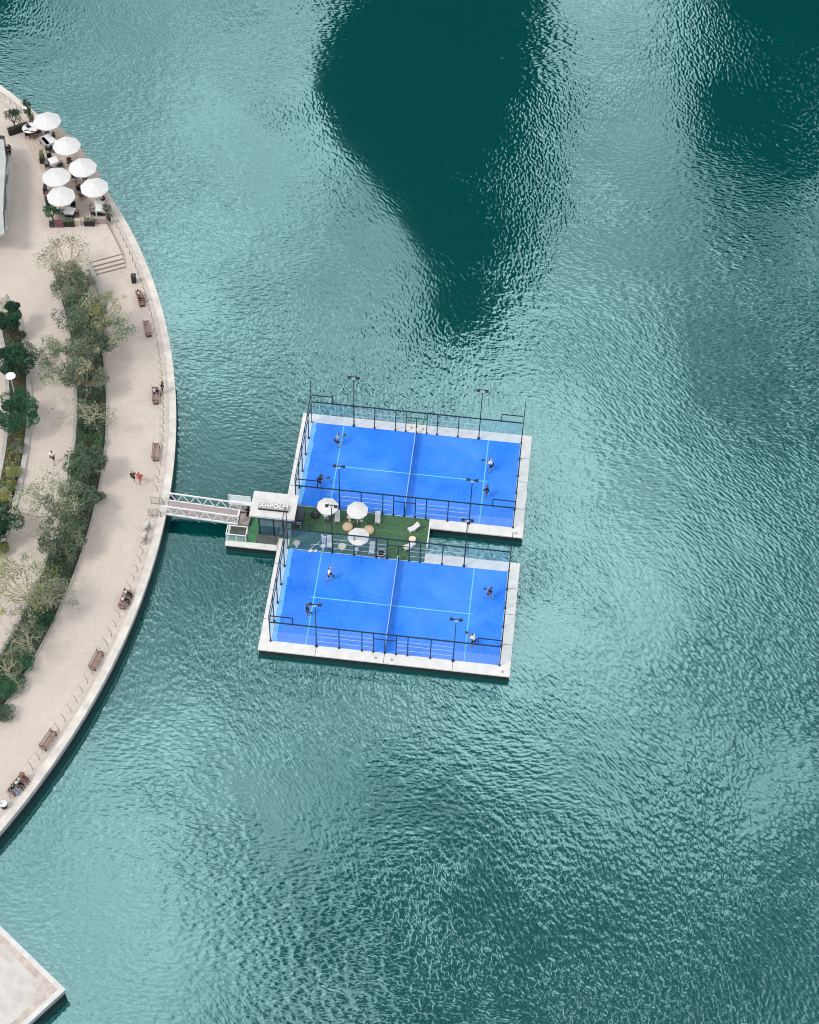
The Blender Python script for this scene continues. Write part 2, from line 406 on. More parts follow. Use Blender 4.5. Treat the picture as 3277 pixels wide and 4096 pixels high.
jt = thing('jetty', 'pale stone jetty corner with a raised white coping in the water', 'jetty')
MB().prism(jp, PZ-.15, PZ).build('coping', mat('jetty_coping', (.55, .54, .52), .8, .12, 1.5), jt)
MB().prism(inset(jp, .42), PZ-.1, PZ+.006).build('border_paving', mat('weathered_border', (.46, .395, .35), .85, .22, 1.6, detail=7), jt)
MB().prism(inset(jp, .95), PZ-.1, PZ+.010).build('paving', stain_mat(), jt)
MB().prism(inset(jp, 1.55), PZ-.1, PZ+.014).build('inner_paving', mat('inner_slabs', (.50, .465, .44), .85, .12, 1.2, detail=7), jt)
MB().prism(inset(jp, .05), PZ-.70, PZ-.152).build('fascia', M_WALLG, jt)
MB().prism(inset(jp, .08), -3, PZ-.702).build('wet_reflection_footing', M_WALLD, jt)  # wet foot, near-black with the jetty wall's reflection painted in

# planting strips with stone kerbs
TP = theta(at(270, 1040, PZ))
def strip(r0, r1, t0, t1, nm):
    structure(nm, MB().ring(CX, CY, r0, r1, t0, t1, PZ-.3, UZ+.02 if False else PZ+.05, 160), M_SOIL)
M_KERB = mat('grey_kerb', (.40, .38, .36), .85, .15, 2)
def hgt(r, t):
    arc = (t-TS)*68
    return PZ+.45*(min(1, max(0, (arc+4.5)/5.0)) if r <= 66.2 else (0 if t < TS else 1))
structure('soil_bed', MB().ring(CX, CY, 62.3, 65.0, T0, TP, PZ-.3, PZ+.10, 160), M_SOIL)
mb = MB().ring(CX, CY, 62.0, 62.29, T0, TP+.004, PZ-.2, PZ+.16, 160).ring(CX, CY, 65.01, 65.2, T0, TP+.004, PZ-.2, PZ+.16, 160)
structure('kerb', mb, M_KERB)
TL = theta(at(40, 1180, PZ))
structure('side_soil_bed', MB().ring(CX, CY, 55.9, 57.5, T0, TL, PZ-.3, PZ+.10, 160), M_SOIL)
mb = MB().ring(CX, CY, 55.5, 55.89, T0, TL, PZ-.2, PZ+.18, 160).ring(CX, CY, 57.51, 58.0, T0, TL, PZ-.2, PZ+.18, 160)
structure('side_kerb', mb, M_KERB)

# ------------------------------------------------------------------ floating courts
def pontoon(name, label, y0, y1, ext=None):
    """white slab with dark hull; court opening is just a surface laid on top"""
    p = thing(name, label, 'pontoon', (0, y0, 0))
    D = y1-y0
    MB().box(-.97, 20.97, -1.0, D+1.0, -.22, -.131).build('rubbing_strip', M_GREY, p)
    MB().box(-.95, 20.95, -.97, D+.97, -1.6, -.221).build('hull', M_HULL, p)
    j = MB().box(-1.02, 21.02, -1.05, D+1.05, -.13, 0.0)
    for x in (4.0, 10.0, 16.0):
        j.box(x-.02, x+.02, -1.04, -.12, 0.001, 0.004, 1).box(x-.02, x+.02, D+.12, D+1.04, 0.001, 0.004, 1)
    for y in (2.2, 5.4, 8.2):
        j.box(-1.0, -.1, y-.02, y+.02, 0.001, 0.004, 1).box(20.1, 21.0, y-.02, y+.02, 0.001, 0.004, 1)
    j.build('deck_slab', [M_CONC, M_CHAR], p)
    for x, y in ((9.3, -.62), (10.7, -.62), (20.4, -.62), (9.5, D+.6), (10.6, D+.6)):
        MB().lathe([(.14, .001), (.14, .012), (.05, .014)], 10, (x, y, 0)).build('deck_fitting', M_GREY, p)
    return p
pontoon('court_pontoon', 'white concrete pontoon with dark hull carrying the court beyond the turf deck', 0, 10)
pontoon('court_pontoon', 'white concrete pontoon with dark hull carrying the court nearer the camera', -15, -5)

def court(y0, label):
    c = thing('padel_court', label, 'padel court', (0, y0, 0))
    MB().box(0, 20, 0, 10, 0.001, .02).build('playing_surface', M_COURT, c)
    l = MB(); w_ = .045
    for x in (3.05, 16.95): l.box(x-w_, x+w_, .02, 9.98, .021, .024)
    l.box(3.05+w_, 9.97, 5-w_, 5+w_, .021, .024).box(10.03, 16.95-w_, 5-w_, 5+w_, .021, .024)
    l.box(2.75, 3.05-w_, 5-w_, 5+w_, .021, .024).box(16.95+w_, 17.25, 5-w_, 5+w_, .021, .024)
    l.build('court_line', M_LINE, c)
    b = MB(); r = random.Random(int(y0)+99); y = .03
    while y < 9.9:
        h = .25+r.random()*.3; y2 = min(9.95, y+h); b.box(.03, .42+r.uniform(-.05, .07), y, y2, .021, .0235); y = y2
    b.build('pale_border', M_BLUEP, c)
    return c
court(0, 'blue padel court surface with cyan lines, the one beyond the turf deck')
court(-15, 'blue padel court surface with cyan lines, the one nearer the camera')

def net(y0, label):
    o = thing('court_net', label, 'net', (10, y0, 0))
    MB().box(-.012, .012, .1, 9.9, .03, .86).build('net_mesh', M_NET, o)
    MB().box(-.035, .035, .1, 9.9, .861, .93).build('net_band', mat('net_band_white', (.24, .44, .78), .8, .05, 3), o)
    for y in (.08, 9.92): MB().box(-.05, .05, y-.05, y+.05, .024, 1.0).build('post', M_STEEL, o)
    MB().box(-.03, .03, 4.97, 5.03, .03, .86).build('centre_strap', M_WHITE, o)
M_NET = glass_mat('net_mesh', (.45, .5, .62), .01, 1, .5, sheen=.15)
net(0, 'tennis style net with pale top band across the court beyond the turf deck')
net(-15, 'tennis style net with pale top band across the court nearer the camera')

M_WIRE = mat('galvanised_wire', (.42, .62, .72), .5, .05, 3)
def enclosure(y0, label, front_deck=False):
    e = thing('court_fence', label, 'fence', (0, y0, 0))
    post_mb = lambda x, y, h, s=.08: MB().box(x-s/2, x+s/2, y-s/2, y+s/2, .0, h).box(x-s, x+s, y-s, y+s, 0.0, .12)
    for yy, back in ((-.03, 0), (10.03, 1)):
        for x in (0, 6, 8, 9, 11, 12, 14, 20):
            h = (6.0 if back else 4.0) if x in (0, 20) else 3.0
            xx = x + (-.06 if x == 0 else .06 if x == 20 else 0)
            post_mb(xx, yy, h, .08 if h < 6 else .065).build('post', M_STEEL, e)
        for x in (2, 18): MB().box(x-.04, x+.04, yy-.04, yy+.04, 2.9, 4.0).build('post', M_STEEL, e)
        post_mb(10, yy, 2.15).build('post', M_STEEL, e)
        r = MB().box(0, 20, yy-.045, yy+.045, 2.96, 3.05).box(0, 2, yy-.035, yy+.035, 3.94, 4.02).box(18, 20, yy-.035, yy+.035, 3.94, 4.02)
        r.box(9.05, 10.95, yy-.03, yy+.03, 2.1, 2.16); r.build('top_rail', M_STEEL, e)
        for x0, x1 in ((.02, 1.98), (2.02, 3.93), (16.07, 17.98), (18.02, 19.98)): MB().add([(x0, yy, .03), (x1, yy, .03), (x1, yy, 2.95), (x0, yy, 2.95)], [(0, 1, 2, 3)]).build('glass_panel', M_GLASS, e)
        for x0, x1 in ((4.1, 5.95), (6.05, 7.95), (8.05, 8.95), (11.05, 11.95), (12.05, 13.95), (14.05, 15.9)):
            mp_ = MB().add([(x0, yy, .03), (x1, yy, .03), (x1, yy, 2.95), (x0, yy, 2.95)], [(0, 1, 2, 3)])
            for z in (.75, 1.5, 2.1): mp_.box(x0, x1, yy-.012, yy+.012, z-.014, z+.014, 1)
            mp_.build('mesh_panel', [M_MESH, M_WIRE], e)
    for xx in (-.06, 20.06):
        for y in (2, 4, 6, 8): post_mb(xx, y, 4.0, .085).build('post', M_STEEL, e)
        MB().box(xx-.035, xx+.035, 0, 10, 2.96, 3.04).box(xx-.035, xx+.035, 0, 10, 3.94, 4.02).build('end_rail', M_STEEL, e)
        for y in (0, 2, 4, 6, 8): MB().box(xx-.006, xx+.006, y+.06, y+1.94, .03, 2.94).build('glass_panel', M_GLASS, e)
        MB().box(xx-.004, xx+.004, .06, 9.94, 3.06, 3.92).build('mesh_panel', M_MESH, e)
    return e
enclosure(0, 'navy steel and glass fence round the padel court beyond the turf deck')
enclosure(-15, 'navy steel and glass fence round the padel court nearer the camera')

def lamp_mast():
    o = thing('floodlight_mast', '', 'floodlight')
    MB().tube([(0, 0, 0), (0, 0, 6.5)], [.055, .04], 8).lathe([(.14, 0), (.14, .12), (.07, .14)], 8).build('pole', M_STEEL, o)
    MB().box(-.55, .55, -.03, .03, 6.5, 6.56).build('crossbar', M_STEEL, o)
    for s in (-1, 1):
        hd = MB().box(-.15, .15, -.13, .13, -.04, .04, M=Matrix.Translation((s*.40, .08, 6.44)) @ Matrix.Rotation(.25, 4, 'X')).build('lamp_head', M_CHAR, o)
    MB().box(-.10, .10, -.07, .07, 6.25, 6.49).build('control_box', M_LGREY, o)
    return o
LM = lamp_mast(); first = True
G = 'floodlight masts round the padel courts'
for x, y, ry, lab in ((4, 10.06, PI, 'floodlight mast on the waterside fence of the farther court, on the promenade side'), (16, 10.06, PI, 'floodlight mast on the waterside fence of the farther court, toward open water'),
        (4, -.08, 0, 'floodlight mast rising in front of the white umbrella on the turf deck, farther court'), (16, -.08, 0, 'floodlight mast at the grey gap between pontoons, farther court near side'),
        (4, -4.92, PI, 'floodlight mast standing at the turf deck edge beside a white seat'), (16, -4.92, PI, 'floodlight mast on the nearer court rising from the channel side coping'),
        (4, -15.08, 0, 'floodlight mast on the camera side of the nearer court, by the dark player'), (16, -15.08, 0, 'floodlight mast on the camera side of the nearer court, by the white shirted player')):
    if first: LM.location = (x, y, 0); LM.rotation_euler.z = ry; LM['label'] = lab; LM['group'] = G; first = False
    else: dup(LM, (x, y, 0), ry, lab)
for o in [o for o in S.objects if o.name.startswith('floodlight_mast')]:
    if o.rotation_euler.z > 3: o.scale.z = 7.1/6.5

# ------------------------------------------------------------------ deck between the courts
tg = thing('turf_deck', 'green artificial turf deck between the two blue courts', 'deck')
MB().box(-1.0, 12.4, -3.93, -1.07, -.2, .012).build('turf', M_TURF, tg)
MB().box(-.05, 12.38, -4.94, -3.94, .002, .016).box(-.05, 12.38, -1.06, -.06, .002, .016).build('turf_edge', M_TURF, tg)
tl = MB()
for x in (3.0, 6.2, 9.4): tl.box(x-.01, x+.01, -3.9, -1.1, .0125, .0145)
tl.box(7.2, 12.0, -1.9, -1.85, .0125, .0155)
tl.build('turf_seam', mat('turf_seam', (.10, .20, .10), .9, .2, 4), tg)
rl = thing('deck_railing', 'white metal railing at the end of the turf deck above the water channel', 'railing', (12.5, -4.0, 0))
MB().box(-.05, .05, 0, 3.0, 1.0, 1.08).build('top_rail', M_WHITE, rl)
for y in (0.0, 1.0, 2.0, 2.95): MB().box(-.03, .03, y, y+.05, 0, 1.0).build('post', M_LGREY, rl)
MB().box(-.015, .015, .05, 2.95, .5, .53).build('mid_rail', M_LGREY, rl)

# cabin platform
cp = thing('cabin_platform', 'small green topped floating platform with white edges under the ticket cabin', 'platform')
MB().box(-5.8, -1.06, -5.35, -1.2, -.12, 0).build('deck_slab', M_CONC, cp)
MB().box(-5.7, -1.06, -5.28, -1.25, -1.1, -.121).build('hull', M_HULL, cp)
MB().box(-5.6, -1.1, -4.75, -1.4, .001, .014).build('floor', mat('platform_floor', (.09, .10, .095), .9, .3, 2), cp)
MB().box(-3.82, -3.08, -4.7, -2.0, .015, .028).build('mat', mat('doormat_green', (.06, .22, .10), .95, .2, 6), cp)

cb = thing('ticket_cabin', 'white flat-roofed cabin with glass front and rooftop sign beside the bridge', 'cabin', (-1.6, -2.6, 0))
X0, X1, Y0, Y1 = -1.32, 1.95, -1.15, 1.25
MB().box(-2.05, 2.05, -1.38, 1.42, 2.86, 3.08).build('roof', mat('cabin_roof', (.56, .55, .54), .8, .14, 1.2, detail=7), cb)
MB().box(X0, X1, Y1-.1, Y1, 0, 2.85).box(X1-.1, X1, Y0, Y1-.101, 0, 2.85).build('wall', M_CHAR, cb)
fr = MB()
for x in (X0+.03, X0+1.35, X0+2.2, X1-.2): fr.box(x, x+.12, Y0-.02, Y0+.1, 0, 2.85)
fr.box(X0, X1, Y0-.02, Y0+.08, 2.6, 2.84).build('front_frame', M_BLACK, cb)
M_TINT = mat('tinted_glass', (.03, .09, .12), .06, .5, 1.2, spec=1.0)
MB().box(X0+.16, X0+1.34, Y0+.0, Y0+.03, .1, 2.58).build('glass_door', M_TINT, cb)
MB().box(X0+1.48, X0+2.19, Y0+.0, Y0+.03, .1, 2.58).box(X0+2.33, X1-.21, Y0, Y0+.03, .1, 2.58).build('glass_panel', M_TINT, cb)
MB().box(X0, X0+.03, Y0+.1, Y1-.11, .1, 2.85).build('side_glass', M_TINT, cb)
MB().box(X0+.2, X1-.3, Y0+.35, Y0+.9, 0, .95).build('counter', M_LGREY, cb)
sg = MB().box(-1.35, 1.4, -.62, .02, 3.081, 3.32).build('sign_box', mat('sign_grey', (.30, .30, .27), .7, .1, 4), cb)
MB().box(-1.33, 1.38, -.66, -.621, 3.081, 3.26).build('sign_front', M_BLACK, sg)
cu = bpy.data.curves.new('sign_letters', 'FONT'); cu.body = 'XHPOLM'; cu.size = .62; cu.extrude = .03; cu.offset = .012; cu.align_x = 'CENTER'; cu.align_y = 'CENTER'; cu.space_character = 1.06
tmp = bpy.data.objects.new('tmp', cu); COL.objects.link(tmp)
bpy.context.view_layer.update()
me = bpy.data.meshes.new_from_object(tmp.evaluated_get(bpy.context.evaluated_depsgraph_get())); bpy.data.objects.remove(tmp)
me.materials.clear(); me.materials.append(M_WHITE)
so_ = obj('sign_letters', me, sg, (0.02, -.30, 3.352))
rg = MB(); 
for k in range(40):
    if k % 10 in (3, 4): continue
    a, b = 2*PI*k/40, 2*PI*(k+1)/40
    rg.add([(.25+.62*math.cos(a), .72+.42*math.sin(a), 3.084), (.25+.60*math.cos(a), .72+.40*math.sin(a), 3.084), (.25+.60*math.cos(b), .72+.40*math.sin(b), 3.084), (.25+.62*math.cos(b), .72+.42*math.sin(b), 3.084)], [(0, 1, 2, 3)])
rg.build('roof_marking', M_LGREY, cb)
MB().bar((1.0, -.66, 3.1), (1.0, -1.4, 3.1), .05).bar((1.0, -1.42, 3.1), (1.0, -1.42, 0), .05).build('cable', M_CHAR, cb)

# platform railing cage beside the bridge foot
pr = thing('platform_railing', 'white railing with pale green glass at the corner of the cabin platform', 'railing', (-5.72, -4.85, 0))
for x, y in ((0, 0), (.92, 0), (1.8, 0), (0, 1.0), (1.8, 1.0)): MB().box(x-.035, x+.035, y-.035, y+.035, 0, 1.05).build('post', M_WHITE, pr)
MB().bar((0, 0, 1.05), (1.8, 0, 1.05), .07).bar((0, 0, 1.05), (0, 1.0, 1.05), .07).bar((0, 1, 1.05), (1.8, 1, 1.05), .07).bar((1.8, 0, 1.05), (1.8, 1, 1.05), .07).build('handrail', M_WHITE, pr)
M_PGL = glass_mat('pale_green_glass', (.55, .78, .70), .1, 1, sheen=.15)
MB().box(.05, .87, -.008, .008, .1, .98).build('glass_panel', M_PGL, pr); MB().box(.97, 1.75, -.008, .008, .1, .98).build('glass_panel', M_PGL, pr)

# pedestrian bridge with two triangulated trusses
A0 = Vector((-12.05, -1.52, .72)); A1 = Vector((-4.95, -1.62, .42)); WB = 1.55
br = thing('footbridge', 'white truss footbridge from the promenade to the floating platform', 'footbridge', (0, 0, 0))
def tr(a, b, dy, hh=1.15, n=6):
    m = MB(); a = a+Vector((0, dy, 0)); b = b+Vector((0, dy, 0)); up = Vector((0, 0, hh)); dx = (b-a)
    m.bar(a, b, .13, .16).bar(a+up+dx*.03, b+up-dx*.0, .11, .12)
    for i in range(n):
        p0 = a+dx*(i/n); p1 = a+dx*((i+.5)/n)+up; p2 = a+dx*((i+1)/n)
        m.bar(p0, p1, .075); m.bar(p1, p2, .075)
    m.bar(b, b+up, .1)
    return m
tr(A0, A1, 0).build('truss', M_WHITE, br); tr(A0, A1, -WB).build('truss', M_WHITE, br)
dk = MB(); dd = (A1-A0)
c1 = A0+Vector((0, -WB/2, .06)); c2 = A1+Vector((0, -WB/2, .06))
dk.bar(c1, c2, WB-.16, .06); dk.build('deck', M_PINK, br)
ub = MB()
for i in range(7):
    p = A0+dd*(i/6.0); ub.bar(p+Vector((0, -.05, -.09)), p+Vector((0, -WB+.05, -.09)), .1)
ub.bar(A0+Vector((0, -WB/2, -.06)), A1+Vector((0, -WB/2, -.06)), WB-.2, .05)
ub.build('underframe', M_HULL, br)
MB().bar(A1+Vector((.05, -WB+.0, .9)), A1+Vector((.05, -.75, .9)), .16, .3).build('end_gate', M_WHITE, br)
MB().prism([(-4.9, -3.1), (-4.0, -3.1), (-3.85, -1.9), (-4.9, -1.9)], .03, .42).build('landing', M_PINK, br)
tb = thing('reception_counter', 'white counter with translucent screen beside the end of the footbridge', 'counter', (-6.1, -1.3, 0))
MB().box(0, 2.2, 0, .5, .75, .85).build('worktop', M_WHITE, tb); MB().box(0.05, 2.15, .05, .45, 0, .74).build('base', M_LGREY, tb)
MB().box(-.1, 2.0, .52, .56, .6, 1.5).build('screen', glass_mat('screen_glass', (.85, .95, .97), .4, 1, sheen=.35), tb)
MB().bar((-.1, .54, 1.5), (2.0, .54, 1.5), .06).bar((-.1, .54, 0), (-.1, .54, 1.5), .06).build('screen_frame', M_WHITE, tb)

# ------------------------------------------------------------------ umbrellas, seats, tables
def umbrella(name, R, H, n=8):
    o = thing(name, '', 'umbrella')
    c = MB(); vs = [(0, 0, H+.55*R/1.5)]
    m = 2*n
    for rr, dz in ((.5, .30*R/1.5), (1.0, 0.0)):
        for k in range(m):
            a = 2*PI*k/m; q = rr*R*(1.0 if k % 2 == 0 else .945); vs.append((q*math.cos(a), q*math.sin(a), H+dz-(0 if k % 2 == 0 else .03*rr)))
    fs = [(0, 1+k, 1+(k+1) % m) for k in range(m)]+[(1+k, 1+m+k, 1+m+(k+1) % m, 1+(k+1) % m) for k in range(m)]
    k0 = len(vs); vs += [(v[0]*.995, v[1]*.995, v[2]-.10) for v in vs[1+m:1+2*m]]
    fs += [(1+m+k, k0+k, k0+(k+1) % m, 1+m+(k+1) % m) for k in range(m)]
    c.add(vs, fs); can = c.build('canopy', M_CANVAS, o)
    rb = MB()
    for k in range(n):
        a = 2*PI*k/n; rb.bar((0, 0, H+.50*R/1.5), (R*.97*math.cos(a), R*.97*math.sin(a), H-.02), .03)
    rb.build('rib', M_LGREY, o)
    MB().tube([(0, 0, 0), (0, 0, H+.5*R/1.5)], .035, 8).build('pole', M_LGREY, o)
    MB().lathe([(.32, 0), (.32, .08), (.06, .12)], 14).build('base', M_CHAR, o)
    MB().lathe([(.05, H+.53*R/1.5), (.05, H+.62*R/1.5), (.01, H+.66*R/1.5)], 8).build('finial', M_WHITE, o)
    return o
CZ = UZ
structure('cafe_shade_floor', MB().prism([tuple(at(u, v, UZ).xy) for u, v in ((95, 560), (130, 500), (190, 470), (300, 560), (400, 700), (448, 850), (215, 880), (175, 700))], UZ-.05, UZ+.006), mat('cafe_shade_paving', (.47, .385, .325), .85, .14, 2.5))  # browner sheet over the terrace paving, umbrella shade put into its colour
def put_px(root, u, v, z, h, rz, label, group, first):
    p = at(u, v, z+h); loc = (p.x, p.y, z)
    if first: root.location = loc; root.rotation_euler.z = rz; tag(root, label, None, group); return root
    return dup(root, loc, rz, label)
big = umbrella('cafe_umbrella', 1.5, 2.3)
labs = ['white cafe umbrella at the far end of the terrace, beside the round table', 'white cafe umbrella second from the far end, hiding part of the water edge',
        'white cafe umbrella third from the far end, on the water side', 'white cafe umbrella on the walkway side, next to the grass planter',
        'white cafe umbrella nearest the seawall at the terrace bottom end', 'white cafe umbrella on the walkway side, above the round topiary tree']
for i, (u, v) in enumerate(((188, 478), (266, 577), (330, 664), (224, 702), (377, 744), (243, 779))):
    put_px(big, u, v, CZ, 2.5, .2+i*.13, labs[i], 'white umbrellas on the cafe terrace', i == 0)
sm = umbrella('deck_umbrella', 1.0, 2.2)
labs = ['small white umbrella on the turf deck behind the floodlight lamps', 'small white umbrella on the turf deck above two tan poufs', 'small white umbrella on the turf deck at the nearer fence']
for i, (u, v) in enumerate(((1311, 2022), (1430, 2038), (1434, 2143))):
    put_px(sm, u, v, 0, 2.3, .39, labs[i], 'white umbrellas on the turf deck', i == 0)

def lounger():
    o = thing('lounge_seat', '', 'lounge seat')
    MB().box(-.24, .24, -.5, .05, .18, .38).build('seat', M_CANVAS, o)
    MB().box(-.24, .24, 0, .62, -.07, .07, M=Matrix.Translation((0, .05, .34)) @ Matrix.Rotation(.65, 4, 'X')).build('backrest', M_CANVAS, o)
    for s in (-1, 1):
        for y in (-.5, .02): MB().box(s*.24-.025, s*.24+.025, y-.025, y+.025, 0, .18).build('leg', M_LGREY, o)
    return o
lg = lounger(); first = True
for u, v, rz, lab in ((1350, 2066, .1, 'white lounge seat beside the umbrella behind the floodlight lamps'), (1511, 2072, .1, 'white lounge seat at the farther fence between turf and court'),
        (1655, 2112, -1.0, 'white lounge seat by the white end railing, farther one'), (1318, 2169, .1, 'white lounge seat next to the mast at the nearer fence'),
        (1488, 2193, .0, 'white lounge seat standing alone at the nearer fence'), (1637, 2184, -1.1, 'white lounge seat by the end railing, under the tan table')):
    put_px(lg, u, v, 0, .35, rz, lab, 'white lounge seats on the turf deck', first); first = False
def round_table(name, R, H, m, cat):
    o = thing(name, '', cat)
    MB().lathe([(R*.98, H-.04), (R, H-.02), (R*.98, H)], 20).build('tabletop', m, o)
    MB().lathe([(R*.45, 0), (R*.45, .03), (.04, .06), (.04, H-.041)], 12).build('pedestal', M_LGREY, o)
    return o
M_PEACH = mat('peach_top', (.62, .44, .34), .7, .1, 5)
spec = [(1303, 2057, .27, .7, M_LGREY, 'pale round table half under the umbrella behind the floodlight'), (1399, 2066, .27, .65, M_PEACH, 'peach round table beside the middle umbrella'),
        (1447, 2067, .24, .65, M_LGREY, 'white round table at the edge of the middle umbrella'), (1650, 2155, .33, .55, M_CREAM, 'cream round table between the two seats at the end railing'),
        (1187, 2171, .31, .6, M_PEACH, 'peach round table at the cabin end of the nearer fence'), (1293, 2183, .24, .6, M_LGREY, 'white round table in front of the person in white'),
        (1369, 2184, .36, .5, M_CREAM, 'cream eight sided table between two masts at the nearer fence'), (1425, 2197, .22, .6, M_LGREY, 'small white round table holding a dark cup at the nearer fence')]
for u, v, R, H, m, lab in spec:
    o = round_table('side_table', R, H, m, 'table'); p = at(u, v, H); o.location = (p.x, p.y, 0); tag(o, lab, None, 'round tables on the turf deck')
for u, v, lab in ((1391, 2103, 'large tan round pouf below the middle umbrella'), (1476, 2116, 'large tan round pouf beside the nearest deck umbrella')):
    p = at(u, v, .35); o = thing('pouf', lab, 'pouf', (p.x, p.y, 0), 0, 'tan poufs on the turf deck')
    MB().lathe([(.40, .0), (.47, .08), (.49, .22), (.44, .35), (.2, .385)], 24).build('cushion', M_TAN, o, smooth=True)
    MB().lathe([(.13, .386), (.12, .40)], 16).build('seam_disc', M_PEACH, o)
p = at(1262, 2055, .3); o = thing('bean_bag', 'dark bean bag lying on the turf beside the leftmost deck umbrella', 'bean bag', (p.x, p.y, 0))
MB().lathe([(.3, 0), (.42, .1), (.38, .3), (.2, .42)], 16).build('cushion', M_CHAR, o, smooth=True)
MB().lathe([(.05, .421), (.04, .46)], 8).build('handle', M_GREY, o)
p = at(1200, 2062, .5); o = thing('bar_counter', 'dark grey bar counter beside the cabin wall', 'counter', (p.x, p.y, 0))
MB().box(-.35, .35, -.75, .75, 0, .85).build('base', M_CHAR, o); MB().box(-.4, .4, -.8, .8, .851, .9).build('worktop', mat('slate', (.05, .06, .075), .5, .3, 4), o)
p = at(1194, 2091, .5); o = thing('folding_stool', 'small white folding stool below the dark bar counter', 'stool', (p.x, p.y, 0))
MB().box(-.25, .25, -.16, .16, .45, .5).build('seat', M_WHITE, o)
for s in (-1, 1): MB().bar((s*.2, -.2, 0), (s*.2, .2, .45), .03).bar((s*.2, .2, 0), (s*.2, -.2, .45), .03).build('leg', M_LGREY, o)
p = at(1260, 2186, .1); o = thing('folded_chair', 'fallen folding chair of white tube on the turf by the nearer fence', 'chair', (p.x, p.y, 0), .6)
MB().tube([(-.5, 0, .05), (.1, .1, .1), (.6, .1, .4)], .03).tube([(-.3, .35, .05), (.2, .0, .3), (.6, -.2, .1)], .03).build('frame', M_WHITE, o)
MB().box(-.75, -.35, -.35, -.1, .03, .08).build('seat', M_WHITE, o); MB().box(-.3, .0, -.55, -.35, .03, .1).build('backrest', M_WHITE, o)
p = at(1525, 2228, .1); o = thing('ball_cart', 'black round ball cart with pale rim standing behind the nearer court fence', 'ball cart', (p.x, p.y, 0))
MB().lathe([(.26, .42), (.36, .75), (.34, .76), (.24, .44)], 18).build('basket', M_BLACK, o)
MB().lathe([(.37, .76), (.37, .80), (.33, .80), (.33, .76)], 18).build('rim', M_LGREY, o)
for a in (0, 2.1, 4.2): MB().tube([(.2*math.cos(a), .2*math.sin(a), .42), (.34*math.cos(a), .34*math.sin(a), .02)], .025).build('leg', M_LGREY, o)

# cafe tables and chairs
def cafe_chair(m, name='cafe_chair'):
    o = thing(name, '', 'chair')
    MB().box(-.24, .24, -.24, .24, .41, .47).build('seat', m, o)
    MB().box(-.24, .24, .20, .26, .471, .86).build('backrest', m, o)
    for sx in (-1, 1):
        for sy in (-1, 1): MB().box(sx*.21-.02, sx*.21+.02, sy*.21-.02, sy*.21+.02, 0, .41).build('leg', M_BLACK, o)
    return o
def square_table(name, w_, d_, m, label, u, v, rz):
    p = at(u, v, CZ+.75); o = thing(name, label, 'table', (p.x, p.y, CZ), rz, 'cafe terrace tables')
    MB().box(-w_/2, w_/2, -d_/2, d_/2, .70, .75).build('tabletop', m, o)
    MB().box(-w_/2+.01, w_/2-.01, -d_/2+.01, -d_/2+.02, .42, .699).box(-w_/2+.01, w_/2-.01, d_/2-.02, d_/2-.01, .42, .699).build('tablecloth_skirt', m, o)
    for sx in (-1, 1):
        for sy in (-1, 1): MB().box(sx*(w_/2-.06)-.03, sx*(w_/2-.06)+.03, sy*(d_/2-.06)-.03, sy*(d_/2-.06)+.03, 0, .69).build('leg', M_CHAR, o)
    return o
square_table('cafe_table', 1.15, 1.5, M_WHITE, 'long white table below the farthest cafe umbrella', 194, 556, .75)
square_table('cafe_table', .95, .95, M_WHITE, 'square white table between the grass planter and umbrella', 213, 640, .6)
square_table('cafe_table', 1.05, 1.6, M_WHITE, 'tall white table by the seawall, beside the dark haired person', 400, 822, .2)
square_table('cafe_table', 1.05, .95, M_WHITE, 'square white table above the dark planter box', 279, 841, -.15)
p = at(120, 510, CZ+.75); o = thing('round_cafe_table', 'large round white table with people in black beside the planter hedge', 'table', (p.x, p.y, CZ), 0, 'cafe terrace tables')
MB().lathe([(.82, .66), (.86, .74), (.80, .76)], 22).build('tabletop', M_WHITE, o); MB().lathe([(.4, 0), (.1, .1), (.1, .65)], 12).build('pedestal', M_CHAR, o)
square_table('grey_bench_table', .6, 1.3, M_GREY, 'low grey side table along the long white table', 178, 564, .75)
CHB = cafe_chair(M_BLACK); CHG = cafe_chair(M_GREY); CHM = cafe_chair(mat('brown_seat', (.10, .05, .04), .7, .2, 6))
chairs = [(108, 532, .3, 0, 'black cafe chair at the round table, toward the walkway'), (128, 537, 0, 2, 'brown cafe chair pushed under the round table'), (152, 524, -.9, 0, 'black cafe chair at the round table, toward the water'),
    (188, 522, .5, 0, 'black cafe chair between the farthest umbrella and the long white table'), (194, 592, 2.8, 0, 'black cafe chair at the near end of the long white table'),
    (212, 586, 2.8, 0, 'black cafe chair at the near corner of the long white table'), (197, 626, .3, 0, 'black cafe chair behind the square table by the grass planter'), (238, 656, -2.2, 0, 'black cafe chair at the water side of the square table'),
    (188, 657, 2.2, 0, 'black cafe chair at the walkway side of the square table'), (275, 643, .2, 2, 'brown cafe chair below the second umbrella'), (339, 708, .1, 0, 'black cafe chair between the two umbrellas by the seawall'),
    (294, 702, .2, 0, 'black cafe chair in the gap beside the third umbrella'), (326, 777, 2.6, 2, 'brown cafe chair under the umbrella nearest the seawall'), (291, 818, 0, 0, 'black cafe chair behind the table above the planter box'),
    (248, 838, 1.5, 1, 'grey cafe chair beside the table above the planter box'), (270, 862, 3.1, 0, 'black cafe chair in front of the small white table'), (287, 862, 3.1, 0, 'second black cafe chair in front of the small white table'),
    (305, 850, -1.5, 2, 'brown cafe chair beside the small white table'), (368, 820, 1.5, 1, 'grey cafe chair beside the tall white table'), (376, 850, 2.6, 0, 'black cafe chair beside the lamp post foot'),
    (402, 851, 3.1, 0, 'black cafe chair in front of the tall white table'), (318, 752, 1.2, 0, 'black cafe chair with a seated person by the seawall umbrella')]
used = set()
